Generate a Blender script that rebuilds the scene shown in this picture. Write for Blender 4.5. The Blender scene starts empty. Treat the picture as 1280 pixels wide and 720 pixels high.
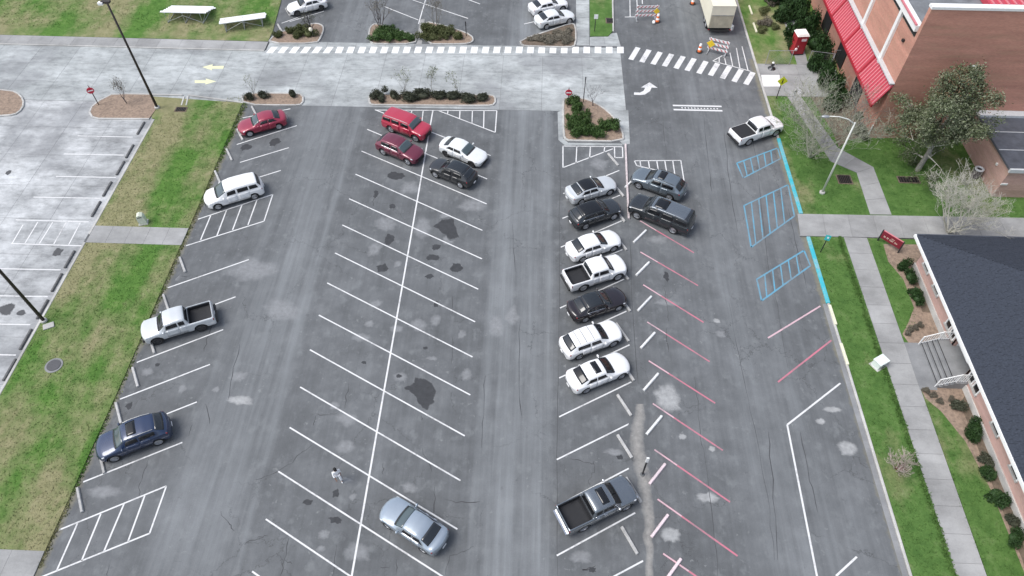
import bpy, bmesh, math, random
import numpy as np
from mathutils import Vector, Matrix
R = math.radians
random.seed(7)
rng = np.random.default_rng(7)
sc = bpy.context.scene
COL = sc.collection

# ------------------------------------------------------------------ camera, sky, sun, exposure
CAM_H, PITCH, YAW, FPX = 43.0, 51.467, 2.23, 880.0      # metres, degrees below horizon, degrees, focal length in px of a 1280 wide frame
cam_data = bpy.data.cameras.new('camera'); cam = bpy.data.objects.new('camera', cam_data); COL.objects.link(cam)
cam.location = (0, 0, CAM_H); cam.rotation_euler = (R(90 - PITCH), 0, R(YAW))
cam_data.sensor_width = 36; cam_data.lens = FPX / 1280 * 36; cam_data.clip_end = 2000
sc.camera = cam
world = bpy.data.worlds.new('World'); sc.world = world; world.use_nodes = True
SUN_EL, SUN_AZ = 58, 258                                   # degrees; azimuth clockwise from +Y
wn = world.node_tree.nodes; wl = world.node_tree.links
sky = wn.new('ShaderNodeTexSky'); sky.sky_type = 'NISHITA'; sky.sun_disc = False
sky.sun_elevation = R(SUN_EL); sky.sun_rotation = R(SUN_AZ); sky.air_density = 1.0; sky.dust_density = 2.5; sky.ozone_density = 1.0
hs_ = wn.new('ShaderNodeHueSaturation'); hs_.inputs['Saturation'].default_value = .62      # cloud cover greys the sky
wl.new(sky.outputs[0], hs_.inputs['Color']); wl.new(hs_.outputs[0], wn['Background'].inputs[0]); wn['Background'].inputs[1].default_value = 0.15
sun_data = bpy.data.lights.new('sun', 'SUN'); sun = bpy.data.objects.new('sun', sun_data); COL.objects.link(sun)
sun_data.energy = 1.5; sun_data.angle = R(32); sun_data.color = (1, 0.985, 0.955)
az, el = R(SUN_AZ), R(SUN_EL)
sdir = Vector((math.sin(az) * math.cos(el), math.cos(az) * math.cos(el), math.sin(el)))
sun.rotation_euler = sdir.to_track_quat('Z', 'Y').to_euler()
sc.view_settings.view_transform = 'Standard'; sc.view_settings.look = 'None'; sc.view_settings.gamma = 1
sc.view_settings.exposure = 0.50

# ------------------------------------------------------------------ survey: a mark in the photograph -> its place on the ground
_p, _y = R(PITCH), R(YAW)
def _rot(v): return Vector((math.cos(_y)*v[0]-math.sin(_y)*v[1], math.sin(_y)*v[0]+math.cos(_y)*v[1], v[2]))
FW, UP, RT = _rot((0, math.cos(_p), -math.sin(_p))), _rot((0, math.sin(_p), math.cos(_p))), _rot((1, 0, 0))
def P(x, y, z=0.0):
    d = FPX*FW + (x-640)*RT - (y-360)*UP
    t = (CAM_H - z) / -d.z
    return (d.x*t, d.y*t)
def PP(pts, z=0.0): return [P(a, b, z) for a, b in pts]

# ------------------------------------------------------------------ materials
MATS = {}
def newmat(name):
    m = bpy.data.materials.new(name); m.use_nodes = True; MATS[name] = m
    nt = m.node_tree; return m, nt.nodes, nt.links, nt.nodes['Principled BSDF']
def noise(n, l, scale, detail=4, rough=.55, vec=None, out='Fac'):
    t = n.new('ShaderNodeTexNoise'); t.inputs['Scale'].default_value = scale; t.inputs['Detail'].default_value = detail
    t.inputs['Roughness'].default_value = rough
    if vec is not None: l.new(vec, t.inputs['Vector'])
    return t.outputs[out]
def ramp(n, l, fac, stops):
    r = n.new('ShaderNodeValToRGB'); l.new(fac, r.inputs[0]); e = r.color_ramp.elements
    while len(e) < len(stops): e.new(0.5)
    for k, (p, c) in enumerate(stops):
        e[k].position = p; c = c if hasattr(c, '__len__') else (c, c, c); e[k].color = (*c, 1)
    return r.outputs[0]
def mix(n, l, fac, a, b, mode='MIX'):
    m = n.new('ShaderNodeMix'); m.data_type = 'RGBA'; m.blend_type = mode
    for s, v in ((0, fac), (6, a), (7, b)):
        if hasattr(v, 'is_linked') or hasattr(v, 'links'): l.new(v, m.inputs[s])
        elif s == 0: m.inputs[0].default_value = v
        else: m.inputs[s].default_value = (*v, 1)
    return m.outputs[2]
def coords(n, l, scale=None, kind='Object'):
    t = n.new('ShaderNodeTexCoord').outputs[kind]
    if scale is None: return t
    m = n.new('ShaderNodeMapping'); m.inputs['Scale'].default_value = scale; l.new(t, m.inputs['Vector']); return m.outputs[0]
def world_pos(n, l, scale=None):
    t = n.new('ShaderNodeNewGeometry').outputs['Position']
    if scale is None: return t
    m = n.new('ShaderNodeMapping'); m.inputs['Scale'].default_value = scale; l.new(t, m.inputs['Vector']); return m.outputs[0]
def bump(n, l, b, h, strength=.3, dist=.02):
    t = n.new('ShaderNodeBump'); t.inputs['Strength'].default_value = strength; t.inputs['Distance'].default_value = dist
    l.new(h, t.inputs['Height']); l.new(t.outputs[0], b.inputs['Normal'])
def simple(name, c, rough=.6, metal=0, var=.12, scale=6, coat=0, bumps=0, spec=None, objrand=0):
    m, n, l, b = newmat(name)
    f = noise(n, l, scale, 5, .6, world_pos(n, l))
    lo = tuple(x*(1-var) for x in c); hi = tuple(min(1, x*(1+var)) for x in c)
    col = ramp(n, l, f, [(.3, lo), (.7, hi)])
    if objrand:
        oi = n.new('ShaderNodeObjectInfo'); g = ramp(n, l, oi.outputs['Random'], [(0, 1-objrand), (1, 1)])
        col = mix(n, l, 1.0, col, g, 'MULTIPLY')
    l.new(col, b.inputs['Base Color']); b.inputs['Roughness'].default_value = rough; b.inputs['Metallic'].default_value = metal
    b.inputs['Coat Weight'].default_value = coat; b.inputs['Coat Roughness'].default_value = .06
    if spec is not None: b.inputs['Specular IOR Level'].default_value = spec
    if bumps: bump(n, l, b, noise(n, l, scale*6, 6, .7, world_pos(n, l)), bumps)
    return m

def asphalt_color(n, l):
    pos = world_pos(n, l)
    big = noise(n, l, .11, 5, .6, pos); med = noise(n, l, .55, 6, .65, pos); fine = noise(n, l, 14, 6, .8, pos)
    streak = noise(n, l, 1.0, 5, .6, world_pos(n, l, (1.1, .045, 1)))
    streak2 = noise(n, l, 1.0, 4, .6, world_pos(n, l, (3.2, .09, 1)))
    base = ramp(n, l, med, [(.28, (.092, .095, .102)), (.5, (.122, .125, .134)), (.70, (.160, .164, .174))])
    # traffic lanes polished paler: wear bands that follow the aisles
    sep = n.new('ShaderNodeSeparateXYZ'); l.new(pos, sep.inputs[0])
    wob = n.new('ShaderNodeMath'); wob.operation = 'MULTIPLY_ADD'; l.new(noise(n, l, .35, 4, .6, pos), wob.inputs[0]); wob.inputs[1].default_value = .5; l.new(sep.outputs[0], wob.inputs[2])
    mr = n.new('ShaderNodeMapRange'); mr.inputs['From Min'].default_value = -30; mr.inputs['From Max'].default_value = 26; l.new(wob.outputs[0], mr.inputs[0])
    def xp(x): return (x + .25 + 30) / 56
    lane = ramp(n, l, mr.outputs[0], [(xp(-29.5), .0), (xp(-23), .12), (xp(-21.5), .65), (xp(-17.0), .70), (xp(-16.5), .12), (xp(-3.3), .12), (xp(-3.05), .60), (xp(-1.5), .95), (xp(.3), .70),
                                     (xp(1.6), .90), (xp(1.95), .08), (xp(8), .05), (xp(13), .15), (xp(15), .50), (xp(18.5), .50), (xp(21), .25)])
    st = ramp(n, l, streak, [(.3, .05), (.68, .95)])
    lane = mix(n, l, 1.0, lane, st, 'MULTIPLY')
    col = mix(n, l, lane, base, (.245, .254, .270))
    col = mix(n, l, 1.0, col, ramp(n, l, big, [(.3, .80), (.7, 1.12)]), 'MULTIPLY')
    col = mix(n, l, 1.0, col, ramp(n, l, streak2, [(.3, .90), (.7, 1.07)]), 'MULTIPLY')
    col = mix(n, l, 1.0, col, ramp(n, l, fine, [(.25, .84), (.75, 1.15)]), 'MULTIPLY')
    # small oil drips and pale scuffs
    drip = ramp(n, l, noise(n, l, 1.7, 3, .5, pos), [(.69, 0.), (.76, .35)])
    col = mix(n, l, drip, col, (.07, .07, .075))
    scuff = ramp(n, l, noise(n, l, .9, 5, .6, world_pos(n, l, (1.3, .9, 1))), [(.56, 0.), (.72, .55)])
    col = mix(n, l, scuff, col, (.215, .222, .232))
    speck = ramp(n, l, noise(n, l, 5.5, 4, .75, pos), [(.655, 0.), (.69, .8)]); spm = ramp(n, l, noise(n, l, .55, 3, .6, pos), [(.52, 0.), (.6, 1.)])
    col = mix(n, l, mix(n, l, 1.0, speck, spm, 'MULTIPLY'), col, (.05, .05, .053))
    pale = ramp(n, l, noise(n, l, 2.4, 5, .7, pos), [(.60, 0.), (.66, .6)]); pm = ramp(n, l, noise(n, l, .42, 3, .6, world_pos(n, l, (1, 1, 4))), [(.50, 0.), (.58, 1.)])
    col = mix(n, l, mix(n, l, 1.0, pale, pm, 'MULTIPLY'), col, (.24, .246, .252))
    vo = n.new('ShaderNodeTexVoronoi'); vo.feature = 'DISTANCE_TO_EDGE'; vo.inputs['Scale'].default_value = .22
    wv = n.new('ShaderNodeVectorMath'); wv.operation = 'ADD'; l.new(pos, wv.inputs[0]); wm = n.new('ShaderNodeVectorMath'); wm.operation = 'SCALE'
    l.new(noise(n, l, 1.1, 5, .7, pos, 'Color'), wm.inputs[0]); wm.inputs['Scale'].default_value = 1.5; l.new(wm.outputs[0], wv.inputs[1]); l.new(wv.outputs[0], vo.inputs['Vector'])
    ck = ramp(n, l, vo.outputs['Distance'], [(.0, .75), (.007, 0.)])
    ckm = ramp(n, l, noise(n, l, .16, 3, .5, pos), [(.47, 0.), (.56, 1.)])
    col = mix(n, l, mix(n, l, 1.0, ck, ckm, 'MULTIPLY'), col, (.05, .05, .053))
    col = mix(n, l, 1.0, col, (.975, 1.0, .975), 'MULTIPLY')
    return col, fine
def mat_asphalt(name='asphalt', over=None, strength=1.0, lo=.62, hi=1.15, var=.2):
    """the lot's surface; 'over' lays a repair, stain or dirt on it where the mesh attribute 'cover' says so"""
    m, n, l, b = newmat(name); col, fine = asphalt_color(n, l)
    if over:
        at_ = n.new('ShaderNodeAttribute'); at_.attribute_name = 'cover'; pos = world_pos(n, l)
        a = n.new('ShaderNodeMath'); a.operation = 'MULTIPLY_ADD'; l.new(noise(n, l, 2.6, 6, .75, pos), a.inputs[0]); a.inputs[1].default_value = .55; hf = n.new('ShaderNodeMath'); hf.operation = 'MULTIPLY'; hf.inputs[1].default_value = .5; l.new(at_.outputs['Fac'], hf.inputs[0]); l.new(hf.outputs[0], a.inputs[2])
        oc = ramp(n, l, noise(n, l, 3.0, 5, .6, pos), [(.3, tuple(c*(1-var) for c in over)), (.7, tuple(c*(1+var) for c in over))])
        oc = mix(n, l, 1.0, oc, ramp(n, l, fine, [(.25, .86), (.75, 1.14)]), 'MULTIPLY')
        col = mix(n, l, ramp(n, l, a.outputs[0], [(lo*.5, 0.), (hi*.5, strength)]), col, oc)
    l.new(col, b.inputs['Base Color']); b.inputs['Roughness'].default_value = .82
    bump(n, l, b, fine, .25, .01)
def mat_concrete(name, lo, hi, stain=.6, objrand=.12, mottled=False):
    m, n, l, b = newmat(name); pos = world_pos(n, l)
    f = noise(n, l, .35, 6, .65, pos); g = noise(n, l, 10, 6, .8, pos)
    col = ramp(n, l, f, [(.3, lo), (.62, hi)])
    st = ramp(n, l, noise(n, l, .22, 6, .7, world_pos(n, l, (.55, 1.3, 1))), [(.32, stain), (.6, 1.)])
    col = mix(n, l, 1.0, col, st, 'MULTIPLY')
    col = mix(n, l, 1.0, col, ramp(n, l, g, [(.25, .88), (.75, 1.1)]), 'MULTIPLY')
    if mottled:
        col = mix(n, l, 1.0, col, ramp(n, l, noise(n, l, 1.0, 6, .75, world_pos(n, l, (.8, 1.6, 1))), [(.32, .66), (.52, 1.), (.72, 1.12)]), 'MULTIPLY')
        col = mix(n, l, ramp(n, l, noise(n, l, .12, 4, .6, pos), [(.52, 0.), (.62, .5)]), col, (.20, .205, .215))
    oi = n.new('ShaderNodeObjectInfo')
    col = mix(n, l, 1.0, col, ramp(n, l, oi.outputs['Random'], [(0, 1-objrand), (1, 1.)]), 'MULTIPLY')
    l.new(col, b.inputs['Base Color']); b.inputs['Roughness'].default_value = .85; bump(n, l, b, g, .2, .01)
def mat_lawn(name, dry, pale=False):
    m, n, l, b = newmat(name); pos = world_pos(n, l)
    f = noise(n, l, .16, 4, .5, world_pos(n, l, (1.5, .7, 1))); f2 = noise(n, l, .9, 5, .7, pos); g = noise(n, l, 16, 4, .8, pos)
    green = ramp(n, l, f2, [(.3, (.062, .140, .030)), (.55, (.100, .200, .044)), (.75, (.160, .245, .075))] if pale else [(.3, (.060, .128, .032)), (.55, (.096, .182, .048)), (.75, (.150, .225, .082))])
    tan = ramp(n, l, f2, [(.3, (.20, .20, .10)), (.6, (.285, .265, .150)), (.8, (.36, .33, .21))])
    a = n.new('ShaderNodeMath'); a.operation = 'MULTIPLY_ADD'; l.new(f2, a.inputs[0]); a.inputs[1].default_value = .22; l.new(f, a.inputs[2])
    col = mix(n, l, ramp(n, l, a.outputs[0], [(dry-.13, 0.), (dry+.06, .95)]), green, tan)
    col = mix(n, l, 1.0, col, ramp(n, l, g, [(.25, .78), (.75, 1.2)]), 'MULTIPLY')
    l.new(col, b.inputs['Base Color']); b.inputs['Roughness'].default_value = .95; b.inputs['Specular IOR Level'].default_value = .1
    bump(n, l, b, g, .8, .05)
def mat_paint(name, c, wear=.5, under=None):
    m, n, l, b = newmat(name); pos = world_pos(n, l)
    f = noise(n, l, 5, 6, .75, pos); g = noise(n, l, .6, 3, .5, pos)
    a = n.new('ShaderNodeMath'); a.operation = 'ADD'; l.new(g, a.inputs[0]); l.new(f, a.inputs[1]); h2 = n.new('ShaderNodeMath'); h2.operation = 'MULTIPLY'; h2.inputs[1].default_value = .6; l.new(a.outputs[0], h2.inputs[0])
    col = mix(n, l, ramp(n, l, h2.outputs[0], [(.72-wear*.22, 0.), (.88-wear*.12, .78)]), c, under or (.19, .19, .195))
    l.new(col, b.inputs['Base Color']); b.inputs['Roughness'].default_value = .75
def mat_brick(name, c1, c2, mortar, scale=1.0):
    m, n, l, b = newmat(name); pos = world_pos(n, l)
    sep = n.new('ShaderNodeSeparateXYZ'); l.new(pos, sep.inputs[0])
    add = n.new('ShaderNodeMath'); l.new(sep.outputs[0], add.inputs[0]); l.new(sep.outputs[1], add.inputs[1])
    cmb = n.new('ShaderNodeCombineXYZ'); l.new(add.outputs[0], cmb.inputs[0]); l.new(sep.outputs[2], cmb.inputs[1])
    br = n.new('ShaderNodeTexBrick'); l.new(cmb.outputs[0], br.inputs['Vector']); br.inputs['Scale'].default_value = scale
    br.inputs['Color1'].default_value = (*c1, 1); br.inputs['Color2'].default_value = (*c2, 1); br.inputs['Mortar'].default_value = (*mortar, 1)
    br.inputs['Brick Width'].default_value = .21; br.inputs['Row Height'].default_value = .075; br.inputs['Mortar Size'].default_value = .007
    f = noise(n, l, .5, 5, .6, world_pos(n, l, (.35, .35, 2.6)))
    col = mix(n, l, 1.0, br.outputs[0], ramp(n, l, f, [(.3, .80), (.7, 1.12)]), 'MULTIPLY')
    col = mix(n, l, ramp(n, l, noise(n, l, .9, 5, .6, world_pos(n, l, (.3, .3, 3))), [(.5, 0.), (.75, .35)]), col, (.33, .26, .16))
    l.new(col, b.inputs['Base Color']); b.inputs['Roughness'].default_value = .9; bump(n, l, b, br.outputs['Fac'], -.3, .01)
def mat_leaf(name, lo, hi, trans=.15):
    m, n, l, b = newmat(name)
    f = noise(n, l, 2.2, 4, .6, world_pos(n, l)); g = noise(n, l, 25, 2, .6, world_pos(n, l))
    col = mix(n, l, .45, ramp(n, l, f, [(.3, lo), (.7, hi)]), ramp(n, l, g, [(.3, lo), (.7, hi)]))
    l.new(col, b.inputs['Base Color']); b.inputs['Roughness'].default_value = .6
    b.inputs['Specular IOR Level'].default_value = .25
mat_asphalt()
mat_asphalt('tar', (.042, .044, .048), 1., .62, 1.0); mat_asphalt('patch_light', (.25, .257, .264), .66, .50, 1.5); mat_asphalt('patch_pale', (.33, .335, .335), .95, .50, 1.35); mat_asphalt('sand_dirt', (.30, .288, .268), .78, .55, 1.35); mat_asphalt('fringe', (.20, .185, .13), 1., .6, 1.4)
mat_concrete('road_concrete', (.345, .366, .366), (.52, .546, .545), .68, .12, True)
mat_concrete('lot_concrete', (.36, .372, .378), (.64, .655, .66), .52, .12, True)
mat_concrete('walk_concrete', (.28, .28, .275), (.41, .41, .405), .72)
mat_concrete('kerb_concrete', (.42, .41, .39), (.62, .61, .58), .75)
mat_concrete('step_concrete', (.20, .205, .21), (.32, .325, .33), .75)
simple('joint', (.20, .20, .20), .9)
mat_lawn('lawn_mixed', .645, True); mat_lawn('lawn_green', .80)
mat_lawn('lawn_dry', .60)
simple('soil', (.20, .15, .11), .95, var=.35, scale=2.5, bumps=.8)
simple('mulch', (.275, .205, .155), .95, var=.32, scale=5, bumps=.9)
simple('dark_mulch_shade', (.15, .115, .085), .95, var=.35, scale=4, bumps=.9)
mat_paint('white_paint', (.68, .68, .675), .48); mat_paint('worn_white_paint', (.72, .72, .71), .55)
mat_paint('crosswalk_paint', (.80, .80, .79), .5, (.5, .51, .52))
mat_paint('red_paint', (.54, .17, .23), .85); mat_paint('pink_paint', (.62, .42, .46), .55)
mat_paint('blue_paint', (.10, .35, .51), 1.15); mat_paint('cyan_kerb', (.045, .43, .52), .75, (.4, .42, .42)); mat_paint('yellow_arrow', (.74, .74, .46), .4, (.5, .51, .5))
simple('crack_dark', (.065, .066, .07), .95)
simple('patch_dark', (.085, .087, .092), .85, var=.15, scale=2.2)
mat_brick('brick_red', (.48, .205, .155), (.56, .255, .19), (.48, .35, .27)); mat_brick('brick_pink', (.50, .30, .26), (.57, .35, .30), (.52, .42, .38))
simple('red_metal', (.50, .055, .085), .45, var=.1); simple('red_metal_pale', (.62, .20, .23), .5, var=.08); simple('white_trim', (.80, .80, .79), .5, var=.05)
simple('grey_flashing', (.55, .57, .58), .45, var=.08); simple('roof_membrane', (.17, .18, .19), .8, var=.35, scale=.8)
simple('dark_roof', (.075, .082, .10), .8, var=.3, scale=1.2); simple('shingle', (.036, .044, .062), .9, var=.32, scale=9, objrand=.35)
simple('bronze', (.045, .036, .032), .5, metal=.3); simple('pale_metal', (.66, .67, .62), .5, metal=.1, var=.08); simple('galvanised', (.42, .43, .44), .45, metal=.6)
simple('aluminium', (.86, .87, .87), .4, metal=.0, var=.03); simple('black_metal', (.025, .025, .027), .5)
simple('sign_red', (.52, .02, .05), .45); simple('sign_white', (.82, .82, .82), .5); simple('sign_yellow', (.62, .66, .03), .5); simple('sign_maroon', (.20, .014, .03), .5)
simple('sign_cyan', (.05, .48, .50), .5); simple('lettering', (.74, .62, .52), .6); simple('warning_orange', (.75, .16, .03), .6); simple('yellow_plastic', (.78, .55, .03), .5)
simple('barricade_red', (.55, .10, .10), .6); simple('cream_paint', (.78, .74, .60), .5, var=.05, scale=1); simple('tan_panel', (.47, .43, .33), .6, var=.2, scale=1.5)
simple('booth_red', (.36, .02, .035), .45); simple('booth_roof', (.82, .78, .74), .5); simple('pedestal_green', (.60, .64, .52), .55, var=.08); simple('box_pale', (.70, .76, .72), .55, var=.06)
simple('concrete_stop', (.46, .455, .445), .85, var=.22, scale=3, objrand=.18); simple('yellow_stop', (.70, .68, .52), .8, var=.15); simple('kerb_pink', (.55, .48, .48), .85, var=.25, scale=2); simple('pink_stop', (.70, .58, .60), .8, var=.15); simple('white_stop', (.76, .76, .75), .8, var=.15, objrand=.12); simple('dark_stop', (.12, .12, .12), .9, var=.3)
simple('bark_pale', (.50, .48, .42), .9, var=.2, scale=8); simple('bark_grey', (.30, .285, .26), .9, var=.25, scale=8); simple('bark_dark', (.115, .10, .10), .9, var=.25, scale=8)
simple('bark_green', (.34, .345, .27), .9, var=.25, scale=8); simple('straw_pink', (.50, .42, .38), .9, var=.2, scale=8); simple('maroon_leaf', (.14, .03, .04), .8)
mat_leaf('leaf_shrub', (.028, .058, .017), (.075, .135, .034)); mat_leaf('leaf_dark', (.035, .042, .028), (.085, .092, .060)); mat_leaf('leaf_olive', (.055, .070, .025), (.125, .135, .055))
mat_leaf('leaf_tree', (.055, .078, .036), (.15, .18, .09)); mat_leaf('leaf_sage', (.15, .175, .105), (.26, .28, .19)); mat_leaf('leaf_hedge', (.012, .028, .010), (.038, .085, .022)); mat_leaf('leaf_brown', (.10, .060, .035), (.17, .11, .06))
mat_leaf('leaf_twiggy', (.10, .09, .07), (.19, .17, .13))
simple('glass', (.016, .020, .024), .05, var=.02, spec=.8); simple('glass_tint', (.008, .009, .011), .08, var=.02, spec=.6)
simple('glass_sky_sheen', (.060, .085, .092), .05, var=.02, spec=1.0)  # paler base colour paints the reflected sky into some windshields
simple('tyre', (.022, .022, .023), .85); simple('rim', (.55, .56, .58), .3, metal=.8); simple('rim_dark', (.10, .10, .105), .35, metal=.6); simple('trim_black', (.02, .02, .021), .6); simple('well', (.008, .008, .008), .95)
simple('lamp_clear', (.70, .73, .76), .12, coat=.8); simple('lamp_red', (.30, .008, .012), .15, coat=.8); simple('chrome', (.75, .76, .78), .12, metal=1); simple('bed_liner', (.020, .021, .024), .75); simple('skin', (.20, .11, .075), .6); simple('hair', (.008, .007, .007), .6); simple('white_cloth', (.85, .85, .86), .9, var=.05)
M = MATS
def paint(name, c, metal=0.0, rough=.32, coat=1.0):
    return simple('paint_' + name, c, rough, metal, .04, 1.5, coat)

# ------------------------------------------------------------------ mesh helpers
class MB:
    def __init__(s): s.v = []; s.f = []
    def add(s, vs, fs):
        o = len(s.v); s.v += [tuple(v) for v in vs]; s.f += [tuple(i + o for i in f) for f in fs]; return s
    def box(s, c, d, rz=0, rx=0, ry=0):
        m = Matrix.Rotation(rz, 3, 'Z') @ Matrix.Rotation(ry, 3, 'Y') @ Matrix.Rotation(rx, 3, 'X')
        vs = [Vector(c) + m @ Vector((x*d[0]/2, y*d[1]/2, z*d[2]/2)) for x in (-1, 1) for y in (-1, 1) for z in (-1, 1)]
        return s.add(vs, [(0, 1, 3, 2), (4, 6, 7, 5), (0, 4, 5, 1), (2, 3, 7, 6), (0, 2, 6, 4), (1, 5, 7, 3)])
    def prism(s, poly, z0, z1, bottom=True):
        a = sum(poly[i][0]*poly[(i+1) % len(poly)][1] - poly[(i+1) % len(poly)][0]*poly[i][1] for i in range(len(poly)))
        if a < 0: poly = poly[::-1]
        n = len(poly); vs = [(x, y, z1) for x, y in poly] + [(x, y, z0) for x, y in poly]
        fs = [tuple(range(n))] + [(i, i+n, (i+1) % n + n, (i+1) % n) for i in range(n)]
        if bottom: fs.append(tuple(range(2*n-1, n-1, -1)))
        return s.add(vs, fs)
    def tube(s, pts, rad, n=6, cap=True):
        pts = [Vector(p) for p in pts]; k = len(pts); o = len(s.v)
        for i, p in enumerate(pts):
            d = (pts[min(i+1, k-1)] - pts[max(i-1, 0)]).normalized()
            a = d.orthogonal().normalized() if abs(d.z) < .95 else Vector((1, 0, 0)).cross(d).normalized()
            if abs(d.z) < .95:
                a = Vector((0, 0, 1)).cross(d).normalized()
            b = d.cross(a)
            r = rad[i] if hasattr(rad, '__len__') else rad
            for j in range(n):
                t = 2*math.pi*j/n; q = p + a*(math.cos(t)*r) + b*(math.sin(t)*r); s.v.append(tuple(q))
        for i in range(k-1):
            for j in range(n):
                s.f.append((o+i*n+j, o+i*n+(j+1) % n, o+(i+1)*n+(j+1) % n, o+(i+1)*n+j))
        if cap:
            s.f.append(tuple(o+j for j in range(n-1, -1, -1))); s.f.append(tuple(o+(k-1)*n+j for j in range(n)))
        return s
    def lathe(s, prof, n=16, axis='Z', c=(0, 0, 0)):
        o = len(s.v); k = len(prof)
        for r, h in prof:
            for j in range(n):
                t = 2*math.pi*j/n; q = (r*math.cos(t), r*math.sin(t), h)
                if axis == 'Y': q = (q[0], q[2], q[1])
                s.v.append((q[0]+c[0], q[1]+c[1], q[2]+c[2]))
        for i in range(k-1):
            for j in range(n):
                f = (o+i*n+j, o+i*n+(j+1) % n, o+(i+1)*n+(j+1) % n, o+(i+1)*n+j)
                s.f.append(f if axis == 'Z' else f[::-1])
        return s
    def ellip(s, c, r, nu=10, nv=7):
        prof = [(max(1e-3, math.sin(math.pi*i/nv)), -math.cos(math.pi*i/nv)) for i in range(nv+1)]
        t = MB().lathe(prof, nu)
        return s.add([(c[0]+x*r[0], c[1]+y*r[1], c[2]+z*r[2]) for x, y, z in t.v], t.f)
    def mesh(s, name, mat, smooth=False):
        me = bpy.data.meshes.new(name); me.from_pydata(s.v, [], s.f); me.update()
        if smooth: me.polygons.foreach_set('use_smooth', [True]*len(me.polygons))
        if mat: me.materials.append(M[mat] if isinstance(mat, str) else mat)
        return me
    def build(s, name, mat, parent=None, smooth=False, loc=None):
        return link(name, s.mesh(name, mat, smooth), parent, loc)
def link(name, me, parent=None, loc=None, rz=0):
    o = bpy.data.objects.new(name, me); COL.objects.link(o)
    if parent is not None: o.parent = parent
    if loc is not None: o.location = loc
    if rz: o.rotation_euler.z = rz
    return o
def tag(o, label, cat=None, group=None, kind=None):
    if label: o['label'] = label
    if cat: o['category'] = cat
    if group: o['group'] = group
    if kind: o['kind'] = kind
    return o
def thing(name, label, cat, loc=(0, 0, 0), rz=0, group=None):
    o = bpy.data.objects.new(name, None); COL.objects.link(o); o.location = loc; o.rotation_euler.z = rz
    o.empty_display_size = .3
    return tag(o, label, cat, group)
def struct(name, mb, mat, label=None):
    o = mb.build(name, mat); o['kind'] = 'structure'
    if label: o['label'] = label
    return o
def copy_tree(o, parent=None):
    c = o.copy(); COL.objects.link(c); c.parent = parent
    for ch in o.children: copy_tree(ch, c)
    return c
def line_poly(a, b, w):
    a, b = Vector(a), Vector(b); d = (b-a).normalized(); n = Vector((-d.y, d.x))*w/2
    return [tuple(a-n), tuple(b-n), tuple(b+n), tuple(a+n)]
def ordinal(k): return ['first', 'second', 'third', 'fourth', 'fifth', 'sixth', 'seventh', 'eighth', 'ninth', 'tenth', 'eleventh', 'twelfth', 'thirteenth', 'fourteenth'][k]

# ================================================================== THE SETTING
XK = 22.85                       # the long kerb on the right
XD = 8.15                        # divider between the two angled rows
XG = -28.6                       # lawn edge on the left
XL = -36.75                      # edge of the old concrete lot
YS = P(560, 138)[1]; YN = P(560, 68)[1]; YX = P(560, 56.3)[1]; XE = 8.95
struct('ground', MB().prism([(-400, -150), (400, -150), (400, 500), (-400, 500)], -.5, -.06), 'lawn_mixed')
lot = struct('parking_lot', MB().prism([(-42, -60), (XK, -60), (XK, 190), (-42, 190)], -.05, 0), 'asphalt')

def slabs(quad, nu, nv, z, base_z, name, mat, gap=.02, label=None, kind='structure'):
    """one structure sheet and its slabs, laid over a quad a-b-c-d (ccw), joints left open"""
    a, b, c, d = [Vector(q) for q in quad]
    o = struct(name, MB().prism([tuple(q) for q in (a, b, c, d)], -.045, base_z), 'joint', label)
    def S(u, v): return (a*(1-u)+b*u)*(1-v) + (d*(1-u)+c*u)*v
    for i in range(nu):
        for j in range(nv):
            q = [S(i/nu, j/nv), S((i+1)/nu, j/nv), S((i+1)/nu, (j+1)/nv), S(i/nu, (j+1)/nv)]
            ce = sum(q, Vector((0, 0)))/4
            pts = [tuple((p-ce)*(1 - gap/max(.3, (p-ce).length))) for p in q]
            MB().prism(pts, base_z-.01, z + random.uniform(-.002, .002), False).build('slab', mat, o, loc=(ce.x, ce.y, 0))
    return o
slabs([(-82, YS-.1), (XE, YS+.35), (XE, YN), (-82, YN)], 22, 3, .012, .004, 'concrete_road', 'road_concrete')
x0, x1 = P(333, 62)[0], XE
slabs([(x0, YN+.02), (x1, YN+.02), (x1, YX+.15), (x0, YX)], 12, 1, .012, .004, 'crossing_pavement', 'road_concrete')
slabs([(-72, -12), (XL, -12), (XL, YS+.10), (-72, YS-.07)], 9, 17, .012, .004, 'old_concrete_lot', 'lot_concrete')
slabs([(-90, YN+.25), (x0-.1, YN-.05), (x0-.1, P(330, 53)[1]), (-90, P(330, 53)[1]+.35)], 26, 1, .11, .09, 'north_pavement', 'walk_concrete', .012)
slabs([P(740, 139), P(785.5, 137.5), P(787.5, 180), P(779, 181)], 1, 3, .014, .004, 'island_apron', 'road_concrete')
slabs([P(720, 57), P(736.5, 57), P(736.5, -40), P(720, -40)], 1, 6, .014, .004, 'crossing_path', 'road_concrete')
slabs([P(737, 57.3), P(776, 58), P(771, 41), P(737, 46.5)], 2, 1, .014, .004, 'corner_pavement', 'road_concrete')

def sheet(name, pts, z, mat, px=True, zb=-.045, label=None):
    return struct(name, MB().prism(PP(pts) if px else pts, zb, z), mat, label)
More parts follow.
